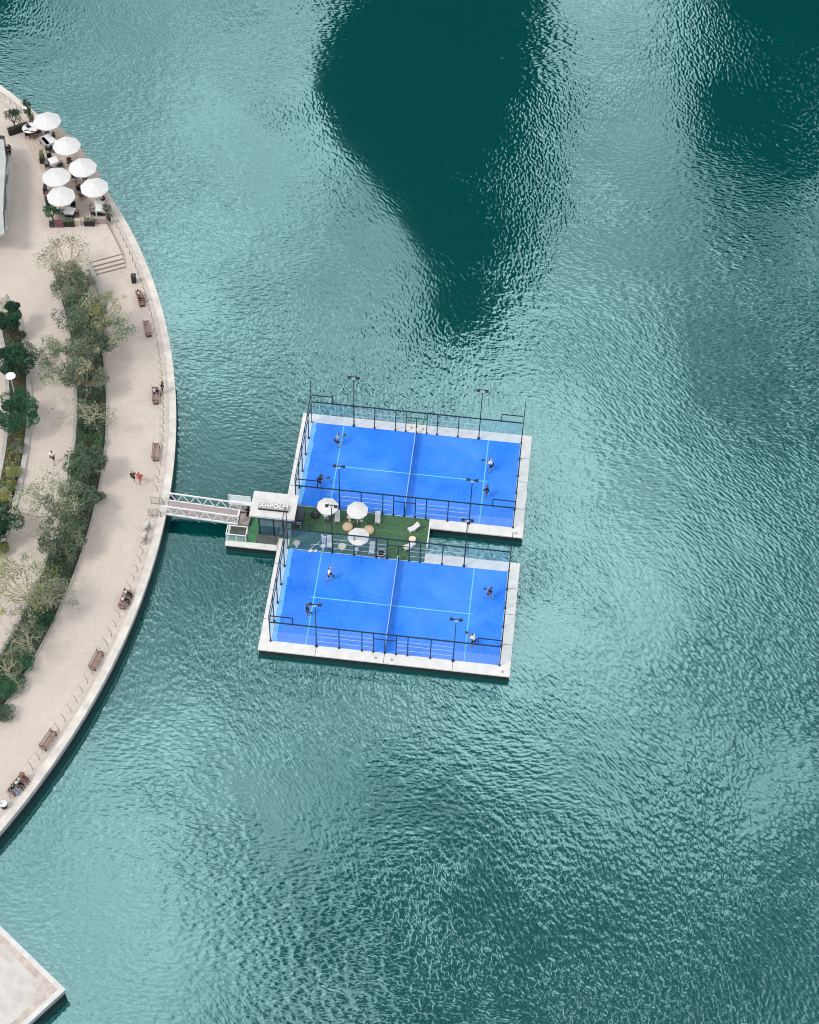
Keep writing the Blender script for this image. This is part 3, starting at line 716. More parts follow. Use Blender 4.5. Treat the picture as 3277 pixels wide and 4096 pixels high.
for u, v, rz, k, lab in chairs:
    r0 = (CHB, CHG, CHM)[k]
    put_px(r0, u, v, CZ, .6, rz, lab, 'cafe terrace chairs', k not in used); used.add(k)

# ------------------------------------------------------------------ vegetation
LM_ = {'dark': mat('leaf_dark', (.045, .078, .045), .75, .35, 3), 'mid': mat('leaf_mid', (.078, .135, .075), .75, .35, 3), 'fresh': mat('leaf_fresh', (.030, .15, .055), .7, .3, 3), 'deep': mat('leaf_deep', (.007, .042, .020), .7, .35, 3),
       'deep2': mat('leaf_deep_light', (.013, .080, .032), .7, .35, 3), 'grey': mat('leaf_grey_green', (.20, .215, .145), .8, .3, 3), 'pale': mat('leaf_pale', (.36, .36, .23), .85, .3, 3), 'yellow': mat('leaf_yellow', (.24, .25, .06), .8, .3, 3),
       'red': mat('leaf_reddish', (.10, .05, .03), .8, .3, 3), 'twig': mat('twig', (.42, .37, .27), .9, .2, 8), 'brown': mat('leaf_brown', (.26, .20, .12), .9, .25, 3)}
def leafquad(mb, p, s, r, mi, up=.5):
    n = Vector((r.gauss(0, 1), r.gauss(0, 1), abs(r.gauss(0, 1))+up)).normalized()
    q = n.to_track_quat('Z', 'Y'); a = r.random()*2*PI; ca, sa = math.cos(a), math.sin(a)
    e1 = q @ Vector((ca, sa, 0)); e2 = q @ Vector((-sa, ca, 0)); l = s*(.8+r.random()*.7); w_ = s*(.35+.3*r.random())
    mb.add([p-e1*l, p-e2*w_, p+e1*l, p+e2*w_], [(0, 1, 2, 3)], mi)
def make_tree(name, label, seed, base, H, R, leaves, nl, size, bark, lean=(0, 0), shell=.5, clusters=26, flat=.55, limbs=9, group=None, gaps=.0, branch_show=1.0):
    r = random.Random(seed); o = thing(name, label, 'tree', base, 0, group)
    top = Vector((lean[0], lean[1], H)); tr_ = MB(); fork = Vector((lean[0]*.35, lean[1]*.35, H*.42))
    tr_.tube([(0, 0, -.1), fork*.5+Vector((.04, 0, 0)), fork], [.11*branch_show, .09*branch_show, .07*branch_show], 7)
    ends = []
    for i in range(limbs):
        a = 2*PI*i/limbs+r.uniform(-.3, .3); rr = R*r.uniform(.45, .8)
        e = top+Vector((rr*math.cos(a), rr*math.sin(a), r.uniform(-.25, .25)*H*.4)); m = fork.lerp(e, .5)+Vector((0, 0, -.12*H*r.random()+.1))
        tr_.tube([fork, m, e], [.05*branch_show, .035*branch_show, .018], 5); ends.append(e)
        for j in range(3):
            a2 = a+r.uniform(-.8, .8); e2 = m.lerp(e, r.random())+Vector((R*.45*math.cos(a2), R*.45*math.sin(a2), r.uniform(0, .3)))
            tr_.tube([m.lerp(e, r.random()*.5), e2], [.025*branch_show, .012], 4); ends.append(e2)
    tr_.build('trunk', bark, o)
    cr = MB(); cen = []
    for i in range(clusters):
        if i < len(ends) and r.random() < .7: c = ends[i % len(ends)].copy()
        else:
            a = r.random()*2*PI; q = R*math.sqrt(r.random())*.92; c = top+Vector((q*math.cos(a), q*math.sin(a), (r.random()-.4)*R*flat*math.sqrt(max(.05, 1-(q/R)**2))*1.6))
        cen.append((c, r.uniform(.55, 1.25), r.randrange(len(leaves))))
    cl_r = R*1.35/math.sqrt(clusters)*1.5
    for i in range(nl):
        c, s_, mi = cen[r.randrange(clusters)]
        d = Vector((r.gauss(0, 1), r.gauss(0, 1), r.gauss(0, .7)*flat*1.4)); d = d.normalized()*(shell+(1-shell)*r.random())*cl_r*s_
        leafquad(cr, c+d, size, r, mi if r.random() < .75 else r.randrange(len(leaves)))
    cr.build('crown', [LM_[k] for k in leaves], o)
    return o
def bare_tree(name, label, seed, u, v, H, R, leaves, nl, size, bark, basexy, clusters=30, group=None, **k):
    c = at(u, v, PZ+H); b = at(*basexy, PZ); r = random.Random(seed); o = thing(name, label, 'tree', (b.x, b.y, PZ+.05), 0, group)
    top = Vector((c.x-b.x, c.y-b.y, H)); t_ = MB(); ends = []
    fork = Vector((top.x*.3, top.y*.3, H*.4)); t_.tube([(0, 0, -.1), fork*.5+Vector((.05, .03, 0)), fork], [.12, .10, .08], 7)
    def grow(p, d, L, rad, lev):
        pts = [p]; q = p.copy(); dd = d.copy()
        for i in range(4):
            dd = (dd+Vector((r.gauss(0, .28), r.gauss(0, .28), r.gauss(0, .12)-.03*lev))).normalized(); q = q+dd*L/4; pts.append(q.copy())
        t_.tube(pts, [rad, rad*.85, rad*.7, rad*.55, rad*.4], 5 if lev < 2 else 4); ends.append(q)
        if lev < 3:
            for j in range(3 if lev else 2):
                pp = pts[r.randint(1, 4)]; nd = (dd+Vector((r.gauss(0, .8), r.gauss(0, .8), r.gauss(.05, .3)))).normalized(); grow(pp, nd, L*r.uniform(.45, .7), rad*.5, lev+1)
    nb = 7
    for i in range(nb):
        an = 2*PI*i/nb+r.uniform(-.35, .35); tgt = top+Vector((R*.6*math.cos(an), R*.6*math.sin(an), r.uniform(-.3, .3))); d = (tgt-fork)
        grow(fork, d.normalized(), d.length*r.uniform(.7, 1.1), .05, 0)
    t_.build('trunk', bark, o); cr = MB()
    for i in range(nl):
        e = ends[r.randrange(len(ends))]; leafquad(cr, e+Vector((r.gauss(0, .16), r.gauss(0, .16), r.gauss(0, .1))), size, r, r.randrange(len(leaves)))
    cr.build('crown', [LM_[q] for q in leaves], o); return o
def gp(u, v, z=PZ): p = at(u, v, z); return (p.x, p.y, PZ+.1)
def tree_px(name, label, seed, u, v, H, R, leaves, nl, size, bark=None, basexy=None, **k):
    c = at(u, v, PZ+H); b = at(*basexy, PZ) if basexy else Vector((c.x, c.y, 0))
    return make_tree(name, label, seed, (b.x, b.y, PZ+.05), H, R, leaves, nl, size, bark or M_BARK, lean=(c.x-b.x, c.y-b.y), **k)
GT = 'trees along the middle planting strip'
TWB = mat('twig_bark', (.40, .36, .27), .9, .2, 8)
tree_px('street_tree', 'half bare brownish tree at the far tip of the planting strip', 1, 262, 1015, 4.2, 2.5, ['brown', 'pale', 'grey'], 1500, .085, basexy=(285, 1130), clusters=30, shell=.3, group=GT)
tree_px('street_tree', 'narrow green tree just below the brownish tip tree', 2, 285, 1135, 2.8, 1.8, ['mid', 'grey', 'dark', 'grey'], 4200, .085, basexy=(290, 1240), clusters=26, group=GT)
tree_px('street_tree', 'dense grey-green tree filling the strip opposite the bin', 3, 340, 1245, 3.8, 2.3, ['mid', 'dark', 'grey', 'mid'], 6000, .085, basexy=(330, 1350), clusters=34, group=GT)
tree_px('street_tree', 'pale sparse tree spreading toward the steps', 4, 432, 1225, 4.4, 2.0, ['pale', 'grey', 'yellow'], 2000, .08, basexy=(385, 1345), clusters=32, shell=.2, group=GT)
tree_px('street_tree', 'sparse olive tree spreading toward the empty bench by the railing', 5, 440, 1330, 4.0, 1.9, ['grey', 'mid', 'pale'], 2200, .08, basexy=(385, 1430), clusters=30, shell=.25, group=GT)
tree_px('street_tree', 'dense dark tree in the strip between two sparse crowns', 6, 355, 1370, 2.6, 2.0, ['mid', 'dark', 'grey', 'mid'], 5000, .085, basexy=(350, 1460), clusters=30, group=GT)
tree_px('street_tree', 'large open olive crown overhanging the inner walkway', 7, 238, 1440, 4.6, 2.7, ['grey', 'mid', 'pale', 'dark'], 4600, .09, basexy=(318, 1560), clusters=52, shell=.3, group=GT)
tree_px('street_tree', 'feathery green tree below the large open olive crown', 8, 345, 1490, 2.8, 1.8, ['mid', 'grey', 'grey'], 3400, .08, basexy=(350, 1590), clusters=28, group=GT)
bare_tree('bare_tree', 'almost leafless tree with pale branches radiating above the strip', 9, 365, 1640, 3.6, 2.3, ['grey', 'pale', 'mid'], 900, .07, TWB, (357, 1715), group=GT)
tree_px('street_tree', 'feathery dark green tree below the bare tree', 10, 340, 1850, 2.6, 1.7, ['mid', 'dark', 'mid'], 5000, .085, basexy=(350, 1930), clusters=30, group=GT)
tree_px('street_tree', 'very open pale crown below the woman in white on the inner walkway', 11, 170, 2010, 4.6, 2.9, ['grey', 'pale', 'mid'], 3000, .085, basexy=(262, 2110), clusters=56, shell=.2, group=GT)
tree_px('street_tree', 'long green tree in the strip opposite the bridge', 12, 290, 1995, 2.6, 1.8, ['mid', 'grey', 'mid'], 4600, .085, basexy=(300, 2090), clusters=32, group=GT)
tree_px('street_tree', 'dense green tree in the strip just below the bridge level', 13, 245, 2130, 2.6, 2.0, ['mid', 'grey', 'dark'], 5000, .085, basexy=(270, 2230), clusters=34, group=GT)
tree_px('street_tree', 'open pale crown at the frame edge over the inner walkway', 14, 60, 2340, 4.4, 3.1, ['pale', 'grey', 'yellow', 'mid'], 3000, .085, basexy=(150, 2440), clusters=56, shell=.2, group=GT)
bare_tree('bare_tree', 'bare pale branched tree beside the open crown at the frame edge', 15, 190, 2370, 3.4, 2.5, ['grey', 'mid', 'pale'], 2200, .075, TWB, (205, 2440), group=GT)
bare_tree('bare_tree', 'bare branched tree with a star of pale twigs over green ground plants', 16, 110, 2545, 3.0, 2.2, ['grey', 'mid'], 700, .07, TWB, (120, 2610), group=GT)
bare_tree('bare_tree', 'bare tree with looping pale branches at the frame edge', 17, 20, 2640, 3.2, 2.4, ['grey', 'red', 'mid'], 700, .07, TWB, (40, 2720), group=GT)
GR = 'round evergreen trees in the side planting strip'
for i, (u, v, R, lab) in enumerate(((28, 1262, 1.25, 'round dark evergreen at the far end of the side strip'), (68, 1432, 1.65, 'round dark evergreen above the white street lamp'), (72, 1648, 1.75, 'round bright evergreen below the white street lamp'), (2, 2085, 1.5, 'round evergreen cut by the frame edge below the yellow shrubs'))):
    tree_px('round_tree', lab, 30+i, u, v, 2.6, R, ['deep', 'deep2', 'deep'] if i != 2 else ['deep2', 'fresh', 'deep'], 7000, .085, M_BARKD, clusters=26, shell=.72, flat=.8, limbs=7, group=GR)

def make_shrub(name, label, seed, u, v, R, H, leaves, nl, size=.07, group='shrubs in the planting strips', z0=PZ+.1):
    r = random.Random(seed); p = at(u, v, z0+H*.6); o = thing(name, label, 'shrub', (p.x, p.y, z0), 0, group)
    st = MB()
    for i in range(6):
        a = i*PI/3+r.random(); st.tube([(0, 0, -.05), (R*.3*math.cos(a), R*.3*math.sin(a), H*.45), (R*.6*math.cos(a), R*.6*math.sin(a), H*.8)], [.03, .02, .01], 4)
    st.build('stem', M_BARKD, o)
    f = MB(); lobes = [(Vector((R*.55*math.cos(a), R*.55*math.sin(a), H*r.uniform(.4, .65))), R*r.uniform(.4, .65), r.randrange(len(leaves))) for a in [2*PI*k/7+r.random() for k in range(7)]]+[(Vector((0, 0, H*.65)), R*.6, 0)]
    for i in range(nl):
        c, q, mi = lobes[r.randrange(len(lobes))]; d = Vector((r.gauss(0, 1), r.gauss(0, 1), abs(r.gauss(0, .8)))).normalized()*q*r.uniform(.6, 1.05); d.z *= H/R*.7
        leafquad(f, c+d, size, r, mi if r.random() < .7 else r.randrange(len(leaves)))
    f.build('foliage', [LM_[k] for k in leaves], o); return o
shr = [(300, 1300, .9, ['mid', 'dark'], 'mid green shrub in the strip at the inner edge of the dense trees'), (375, 1765, 1.0, ['fresh', 'deep2', 'red'], 'bright green shrub below the leafless pale tree'), (345, 1700, .8, ['deep', 'dark'], 'very dark shrub at the foot of the leafless pale tree'),
    (385, 1700, .7, ['deep', 'dark', 'mid'], 'small dark shrub beside the leafless pale tree on the promenade side'), (335, 1960, .8, ['dark', 'deep'], 'dark shrub beneath the feathery dark green tree'), (405, 1985, .45, ['mid', 'grey'], 'small shrub overhanging the kerb opposite the jogger in red'),
    (250, 2270, 1.0, ['dark', 'deep', 'mid'], 'dark shrub at the kerb below the dense green tree'), (180, 2470, .9, ['deep2', 'mid', 'deep'], 'deep green shrub under the bare branched tree'), (150, 2520, .8, ['mid', 'deep2'], 'mid green shrub beside the star shaped bare tree'),
    (100, 2650, .9, ['fresh', 'deep2'], 'bright green shrub below the star shaped bare tree'), (60, 2730, 1.0, ['fresh', 'deep2', 'mid'], 'bright green shrub above the end of the visible strip'), (20, 2760, .9, ['fresh', 'deep2'], 'bright shrub touching the frame edge low in the strip'),
    (18, 2850, .9, ['mid', 'dark', 'grey'], 'grey green shrub at the bottom of the visible strip'), (55, 1885, .75, ['yellow', 'pale', 'mid'], 'yellow shrub in the side strip'), (40, 1940, .7, ['yellow', 'mid'], 'yellow green shrub in the side strip by the kerb'),
    (12, 1980, .8, ['yellow', 'pale'], 'pale yellow shrub touching the frame edge in the side strip'), (75, 1570, .6, ['deep2', 'mid'], 'small green shrub at the foot of the street lamp'), (70, 1790, .7, ['mid', 'red', 'grey'], 'olive shrub in the side strip above the yellow ones'),
    (5, 2190, .7, ['yellow', 'mid'], 'yellow green shrub at the frame edge below the last round evergreen'), (78, 1340, .6, ['red', 'mid', 'dark'], 'dull reddish green shrub between the two upper round evergreens')]
for i, (u, v, R, lv, lab) in enumerate(shr): make_shrub('shrub', lab, 60+i, u, v, R, .9, lv, 1500)
def ground_cover(name, label, r0, r1, t0, t1, n, leaves, seed, hmax):
    r = random.Random(seed); mb = MB()
    for i in range(n):
        t = t0+(t1-t0)*r.random(); q = r.uniform(r0, r1); x, y = polar(q, t)
        k = mnoise.noise(Vector((x*.35, y*.35, seed))); kk = mnoise.noise(Vector((x*1.1, y*1.1, seed+5)))
        if kk < -.42: continue
        h = hmax*(.25+.75*r.random())*(.6+.6*max(0, kk+.3))
        leafquad(mb, Vector((x, y, PZ+.1+h)), .075, r, min(len(leaves)-1, int((k+.5)*len(leaves))) if r.random() < .7 else r.randrange(len(leaves)), .8)
    o = mb.build(name, [LM_[k] for k in leaves]); tag(o, label, 'ground cover', None, 'stuff')
ground_cover('ground_cover', 'mixed green ground plants covering the middle planting strip', 62.35, 64.95, T0+.1, TP-.01, 60000, ['dark', 'mid', 'grey', 'mid', 'dark', 'deep2', 'mid'], 5, 1.1)
ground_cover('ground_cover', 'olive and reddish ground plants covering the side planting strip', 55.95, 57.45, T0+.4, TL-.005, 12000, ['mid', 'red', 'dark', 'yellow', 'mid'], 8, .4)

# cafe planters
def planter(name, label, u, v, L, Wd, H, m, leaves, nl, rz, lh=.35, z0=CZ):
    p = at(u, v, z0+H); o = thing(name, label, 'planter', (p.x, p.y, z0), rz, 'planters round the cafe terrace')
    MB().box(-L/2, L/2, -Wd/2, Wd/2, 0, H-.04).build('box', m, o)
    MB().box(-L/2-.02, L/2+.02, -Wd/2-.02, -Wd/2+.03, H-.039, H).box(-L/2-.02, L/2+.02, Wd/2-.03, Wd/2+.02, H-.039, H).build('rim', m, o)
    if nl:
        r = random.Random(int(u*7+v)); f = MB()
        for i in range(nl): leafquad(f, Vector((r.uniform(-L/2, L/2), r.uniform(-Wd/2, Wd/2), H+lh*r.random())), .06, r, r.randrange(len(leaves)))
        f.build('foliage', [LM_[k] for k in leaves], o)
    return o
planter('planter_box', 'dark planter box in the row at the terrace end, under the square table', 276, 884, 1.05, .5, .6, M_BLACK, ['grey', 'mid'], 500, .10)
planter('planter_box', 'dark planter box in the row at the terrace end, near the lamp post', 356, 882, 1.05, .5, .6, M_BLACK, ['grey', 'mid', 'pale'], 500, .10)
planter('low_screen', 'maroon low screen between the round topiary and a dark planter', 234, 884, .95, .35, .75, M_MAROON, ['red'], 0, .1)
planter('low_screen', 'pinkish brown low screen between the two dark planter boxes', 308, 877, .7, .35, .75, M_WOODP, ['red'], 0, .1)
planter('low_screen', 'grey brown low screen at the seawall end of the planter row', 400, 869, 1.2, .35, .75, mat('taupe', (.34, .28, .25), .8, .2, 6), ['pale'], 0, .1)
planter('tree_pot', 'small dark pot under the round topiary tree', 206, 890, .45, .45, .5, M_CHAR, ['dark'], 60, .1)
planter('grass_planter', 'tall narrow planter of spiky grass beside the walkway', 166, 625, .4, .8, .7, M_BLACK, ['grey', 'mid', 'yellow'], 420, .1, .7)
planter('hedge_planter', 'long dark planter set diagonally across the far end of the terrace', 72, 505, 2.3, .5, .75, M_BLACK, ['dark', 'red'], 260, .62, .2)
planter('trellis_planter', 'brown trellis planter beside the farthest umbrella', 125, 470, .5, .9, .9, mat('brown_trellis', (.22, .12, .10), .8, .2, 6), ['dark', 'mid'], 200, .3, .3)
for i, (u, v) in enumerate(((178, 745), (184, 775), (190, 800))):
    planter('side_screen', ('dark low screen along the walkway beside the fourth umbrella', 'brown low screen along the walkway between two umbrellas', 'dark low screen along the walkway above the topiary')[i], u, v, .3, .8, .8, (M_BLACK, M_MAROON, M_BLACK)[i], ['dark'], 0, .12)
def terrace_tree(name, label, seed, u, v, H, R, leaves, nl, size=.06):
    c = at(u, v, CZ+H); return make_tree(name, label, seed, (c.x, c.y, CZ), H, R, leaves, nl, size, M_BARKD, clusters=16, shell=.5, flat=.9, limbs=6)
terrace_tree('potted_tree', 'leafy green tree growing in the diagonal planter', 81, 50, 462, 1.9, .75, ['dark', 'deep2', 'mid'], 1500)
terrace_tree('potted_tree', 'small dark bush beside the trellis planter', 82, 112, 445, 1.3, .38, ['dark', 'deep'], 500)
terrace_tree('potted_tree', 'small dark bush on the seawall edge above the trellis', 83, 106, 410, 1.3, .38, ['dark', 'deep'], 500)
terrace_tree('topiary_tree', 'round green topiary tree in a pot at the corner of the terrace', 84, 205, 845, 1.5, .62, ['deep2', 'fresh', 'mid'], 2200)
terrace_tree('potted_plant', 'thin pale plant in a dark pot beyond the end of the planter row', 85, 437, 862, .7, .25, ['yellow', 'dark'], 260)
terrace_tree('potted_plant', 'loose grey green plant by the seawall beside the tall white table', 86, 428, 832, 1.0, .45, ['grey', 'mid', 'dark'], 600)
p = at(437, 880, CZ); o = thing('plant_pot', 'dark conical pot holding the thin pale plant', 'pot', (p.x, p.y, CZ)); MB().lathe([(.13, 0), (.2, .45)], 12).build('pot', M_BLACK, o); MB().lathe([(.21, .451), (.21, .5)], 12).build('rim', M_CHAR, o)

# ------------------------------------------------------------------ promenade furniture
# railing: curved steel blades leaning inward
rail = thing('waterfront_railing', 'low railing of curved steel posts with thin wires along the promenade edge', 'railing')
rp = 70.45; p0 = MB().tube([(0, 0, 0), (.06, 0, .35), (0, 0, .75), (-.25, 0, 1.08)], [.035, .035, .03, .02], 5).mesh('post', mat('railing_brown', (.24, .20, .17), .6, .2, 5))
t = theta(at(0, 3260, PZ))-.02; te = theta(at(0, 330, PZ))+.02; n_p = 0; dt = (te-t)/99
tb_ = (theta(Vector((-12, -3.6, 0))), theta(Vector((-12, -1.4, 0)))); ts = []
for i in range(100):
    tt = t+i*dt
    if tb_[0] < tt < tb_[1]: continue
    x, y = polar(rp, tt); obj('post', p0, rail, (x, y, PZ+.012), tt); ts.append(tt)
hr = MB()
for a, b in ((t, tb_[0]), (tb_[1], te)):
    for dr, z, w_ in ((-.25, 1.09, .035), (.0, .75, .014), (.05, .4, .014)):
        pts = [(*polar(rp+dr, a+(b-a)*i/60), PZ+z) for i in range(61)]; hr.tube(pts, w_/2, 5)
hr.build('wire', mat('railing_wire', (.42, .39, .36), .5, .1, 4), rail)

def bench():
    o = thing('bench', '', 'bench')       # faces +x, long axis y
    s_ = MB()
    for i in range(4): s_.box(-.24+i*.125, -.24+i*.125+.11, -.95, .95, .42, .455)
    s_.build('seat', M_WOOD, o)
    b_ = MB()
    for i in range(2): b_.box(-.31-.03*i, -.28-.03*i, -.95, .95, .52+.14*i, .63+.14*i)
    b_.build('backrest', M_WOOD, o)
    for y in (-.8, .8):
        MB().box(-.27, .27, y-.03, y+.03, 0, .41).box(-.34, -.30, y-.03, y+.03, .3, .82).build('leg', mat('bench_iron', (.10, .07, .06), .6, .2, 6), o)
        MB().box(-.3, .25, y-.03, y+.03, .62, .66).box(.2, .25, y-.03, y+.03, .41, .62).build('armrest', mat('bench_iron', (.1, .07, .06)), o)
    return o
bn = bench(); first = True; BL = []
for u, v, lab in ((562, 1192, 'wooden bench below the litter bin with two people sitting on it'), (590, 1312, 'empty pinkish wooden bench between the two occupied benches at the far end'), (623, 1580, 'wooden bench with two people at its far end'), (624, 1806, 'empty wooden bench above the two joggers'),
        (500, 2396, 'wooden bench below the bridge with two people in white and black'), (386, 2641, 'empty wooden bench next to the curved wall'), (194, 2960, 'empty wooden bench nearest the frame bottom'), (72, 3140, 'wooden bench crowded with people at the lowest end of the promenade')):
    p = at(u, v, PZ+.45); t_ = theta(p); r_ = math.hypot(p.x-CX, p.y-CY); x, y = polar(r_, t_); BL.append((x, y, t_))
    if first: bn.location = (x, y, PZ); bn.rotation_euler.z = t_; tag(bn, lab, None, 'benches along the promenade'); first = False
    else: dup(bn, (x, y, PZ), t_, lab)
p = at(537, 1128, PZ); o = thing('litter_bin', 'square black litter bin standing above the first occupied bench', 'litter bin', (p.x, p.y, PZ), .1)
MB().box(-.22, .22, -.22, .22, 0, .92).build('body', M_BLACK, o); MB().box(-.26, .26, -.26, .26, .921, .99).build('lid', M_CHAR, o); MB().box(-.14, .14, -.23, -.221, .7, .84).build('slot', M_CHAR, o)
p = at(16, 3222, PZ+.3); o = thing('round_bin', 'round black bin with a white liner near the lowest bench', 'litter bin', (p.x, p.y, PZ))
MB().lathe([(.24, 0), (.31, .6), (.27, .61)], 16).build('body', M_BLACK, o); MB().lathe([(.2, .60), (.33, .64), (.28, .72), (.1, .66)], 14).build('liner', M_WHITE, o)
# street lamps
def street_lamp(name, label, base, H, R, m):
    o = thing(name, label, 'street lamp', base)
    MB().tube([(0, 0, 0), (0, 0, H)], [.06, .045], 8, ).build('pole', m, o); MB().lathe([(.12, 0), (.12, .1), (.06, .12)], 10).build('base', m, o)
    MB().lathe([(.1, H-.02), (R, H+.06), (R*.98, H+.1), (.15, H+.16)], 24).build('lamp_shade', M_WHITE, o)
p = at(42, 1503, PZ+3.0); street_lamp('street_lamp', 'white disc topped street lamp standing among the round evergreens', (p.x, p.y, PZ), 2.9, .48, M_LGREY)
p = at(391, 890, CZ); street_lamp('terrace_lamp', 'slim pale lamp post at the planter row of the terrace', (p.x, p.y, CZ), 3.6, .14, M_LGREY)
# sign easels and open gate leaves at the bridge head
for i, (u, v) in enumerate(((600, 2125), (590, 2168))):
    p = at(u, v, PZ); o = thing('sign_easel', ('grey sign easel with a white top board, first below the bridge gate', 'grey sign easel with a white top board, second below the bridge gate')[i], 'sign', (p.x, p.y, PZ), 1.2+.2*i, 'sign easels at the bridge head')
    MB().box(-.3, .3, -.03, .03, .15, .75, M=Matrix.Rotation(-.25, 4, 'X')).build('panel', mat('easel_taupe', (.30, .27, .25), .8, .1, 5), o); MB().box(-.3, .3, -.035, .035, .76, 1.15, M=Matrix.Rotation(-.25, 4, 'X')).build('header_board', M_WHITE, o)
    for s in (-1, 1): MB().bar((s*.28, .02, 0), (s*.28, .12, .6), .035).bar((s*.28, .5, 0), (s*.28, .12, .7), .035).build('leg', M_CHAR, o)
for i, (u, v) in enumerate(((630, 2018), (620, 2066))):
    p = at(u, v, PZ); o = thing('bridge_gate', ('open brown metal gate frame on the far side of the bridge entrance', 'open brown metal gate frame on the near side of the bridge entrance')[i], 'gate', (p.x, p.y, PZ), .0, 'gate frames at the bridge head')
    m_ = mat('railing_brown', (.24, .20, .17))
    MB().bar((-.55, 0, .0), (-.55, .0, 1.1), .045).bar((.25, 0, 0), (.25, 0, 1.1), .045).bar((-.55, 0, .12), (.25, 0, .12), .04).bar((-.55, 0, 1.08), (.25, 0, 1.08), .03).build('frame', m_, o)
    MB().tube([(.55, 0, 0), (.6, .03, .4), (.5, .05, .8), (.28, .1, 1.1)], [.06, .05, .05, .03], 6).build('curved_post', m_, o)
    MB().box(-.52, .22, -.006, .006, .15, 1.05).build('glass_panel', glass_mat('gate_glass', (.92, .92, .90), .2, 1, sheen=.05), o)

# building edge at the frame's left border
bd = thing('glass_building', 'pale rimmed building with a dark glass front at the frame edge by the terrace', 'building')
def px(u, v, z): q = at(u, v, z); return (q.x, q.y)
g0 = [px(38, 640, PZ), px(35, 760, PZ), px(27, 870, PZ), px(20, 935, PZ)]
wall = g0+[(x-14, y) for x, y in reversed(g0)]
MB().prism(wall, PZ, 4.2).build('glass_front', mat('dark_shopfront', (.02, .022, .022), .2, .5, .8), bd)
ro = [px(14, 560, 4.4), px(24, 640, 4.4), px(17, 740, 4.4), px(12, 850, 4.4), px(18, 935, 4.4), px(5, 940, 4.4)]
ro2 = [(q[0]-16, q[1]) for q in (ro[-1], ro[0])]
MB().prism([ro[0], ro[1], ro[2], ro[3], ro[4], ro[5], ro2[0], ro2[1]], 4.2, 4.5).build('roof', mat('pale_roof', (.40, .41, .40), .8, .12, 1), bd)
for a, b in (((36, 650), (24, 700)), ((26, 735), (32, 800)), ((22, 840), (26, 915))):
    qa, qb = at(*a, PZ+1.2), at(*b, PZ+2.2); MB().bar(qa, qb, .22, .12).build('strut', M_LGREY, bd)
lk = [px(44, 600, PZ), px(50, 700, PZ), px(44, 800, PZ), px(36, 880, PZ)]
lk2 = [(x-.45, y) for x, y in reversed(lk)]
MB().prism(lk+lk2, PZ, UZ+.18).build('front_ledge', M_LGREY, bd)

# ------------------------------------------------------------------ people
M_SKIN = mat('skin', (.38, .22, .15), .6, .08, 8); M_SKIN2 = mat('skin_tan', (.24, .13, .085), .6, .08, 8); M_HAIR = mat('black_hair', (.010, .008, .008), .5, .3, 12); M_HAIRB = mat('brown_hair', (.035, .018, .010), .6, .3, 12)
M_NAVYC = mat('navy_cloth', (.010, .014, .035), .85, .2, 6); M_BLACKC = mat('black_cloth', (.010, .010, .012), .85, .2, 6); M_WHITEC = mat('white_cloth', (.78, .78, .80), .85, .05, 6); M_REDC = mat('red_cloth', (.62, .045, .035), .85, .12, 6)
M_GREYC = mat('grey_blue_cloth', (.16, .30, .48), .85, .15, 6); M_MAROONC = mat('maroon_cloth', (.16, .05, .05), .85, .15, 6); M_LAV = mat('lavender_cloth', (.62, .60, .74), .85, .06, 6); M_BROWNC = mat('rust_cloth', (.30, .13, .08), .85, .15, 6); M_TANC = mat('khaki_cloth', (.45, .34, .25), .85, .1, 6)
def skinned(name, verts, edges, radii, mats, sub=1, root=0):
    me = bpy.data.meshes.new('skel'); me.from_pydata([tuple(v) for v in verts], edges, [])
    bm = bmesh.new(); bm.from_mesh(me); lay = bm.verts.layers.skin.verify(); bm.verts.ensure_lookup_table()
    for i, v in enumerate(bm.verts):
        r = radii[i]; v[lay].radius = r if isinstance(r, tuple) else (r, r); v[lay].use_root = (i == root)
    bm.to_mesh(me); bm.free()
    o = bpy.data.objects.new('skel', me); COL.objects.link(o)
    a = o.modifiers.new('skin', 'SKIN'); a.use_smooth_shade = True
    b = o.modifiers.new('sub', 'SUBSURF'); b.levels = b.render_levels = sub
    bpy.context.view_layer.update()
    res = bpy.data.meshes.new_from_object(o.evaluated_get(bpy.context.evaluated_depsgraph_get())); bpy.data.objects.remove(o); bpy.data.meshes.remove(me)
    res.name = name; res.materials.clear(); res.materials.append(mats); return res
BASE = dict(pel=(0, 0, .95), wst=(0, 0, 1.10), cst=(0, .0, 1.30), nck=(0, 0, 1.47), hd=(0, .02, 1.60), top=(0, .01, 1.70),
    shL=(-.18, 0, 1.41), elL=(-.24, -.02, 1.14), wrL=(-.25, .06, .90), shR=(.18, 0, 1.41), elR=(.24, -.02, 1.14), wrR=(.25, .06, .90),
    hiL=(-.09, 0, .90), knL=(-.10, .02, .50), anL=(-.10, -.01, .08), toL=(-.11, .15, .03), hiR=(.09, 0, .90), knR=(.10, .02, .50), anR=(.10, -.01, .08), toR=(.11, .15, .03))
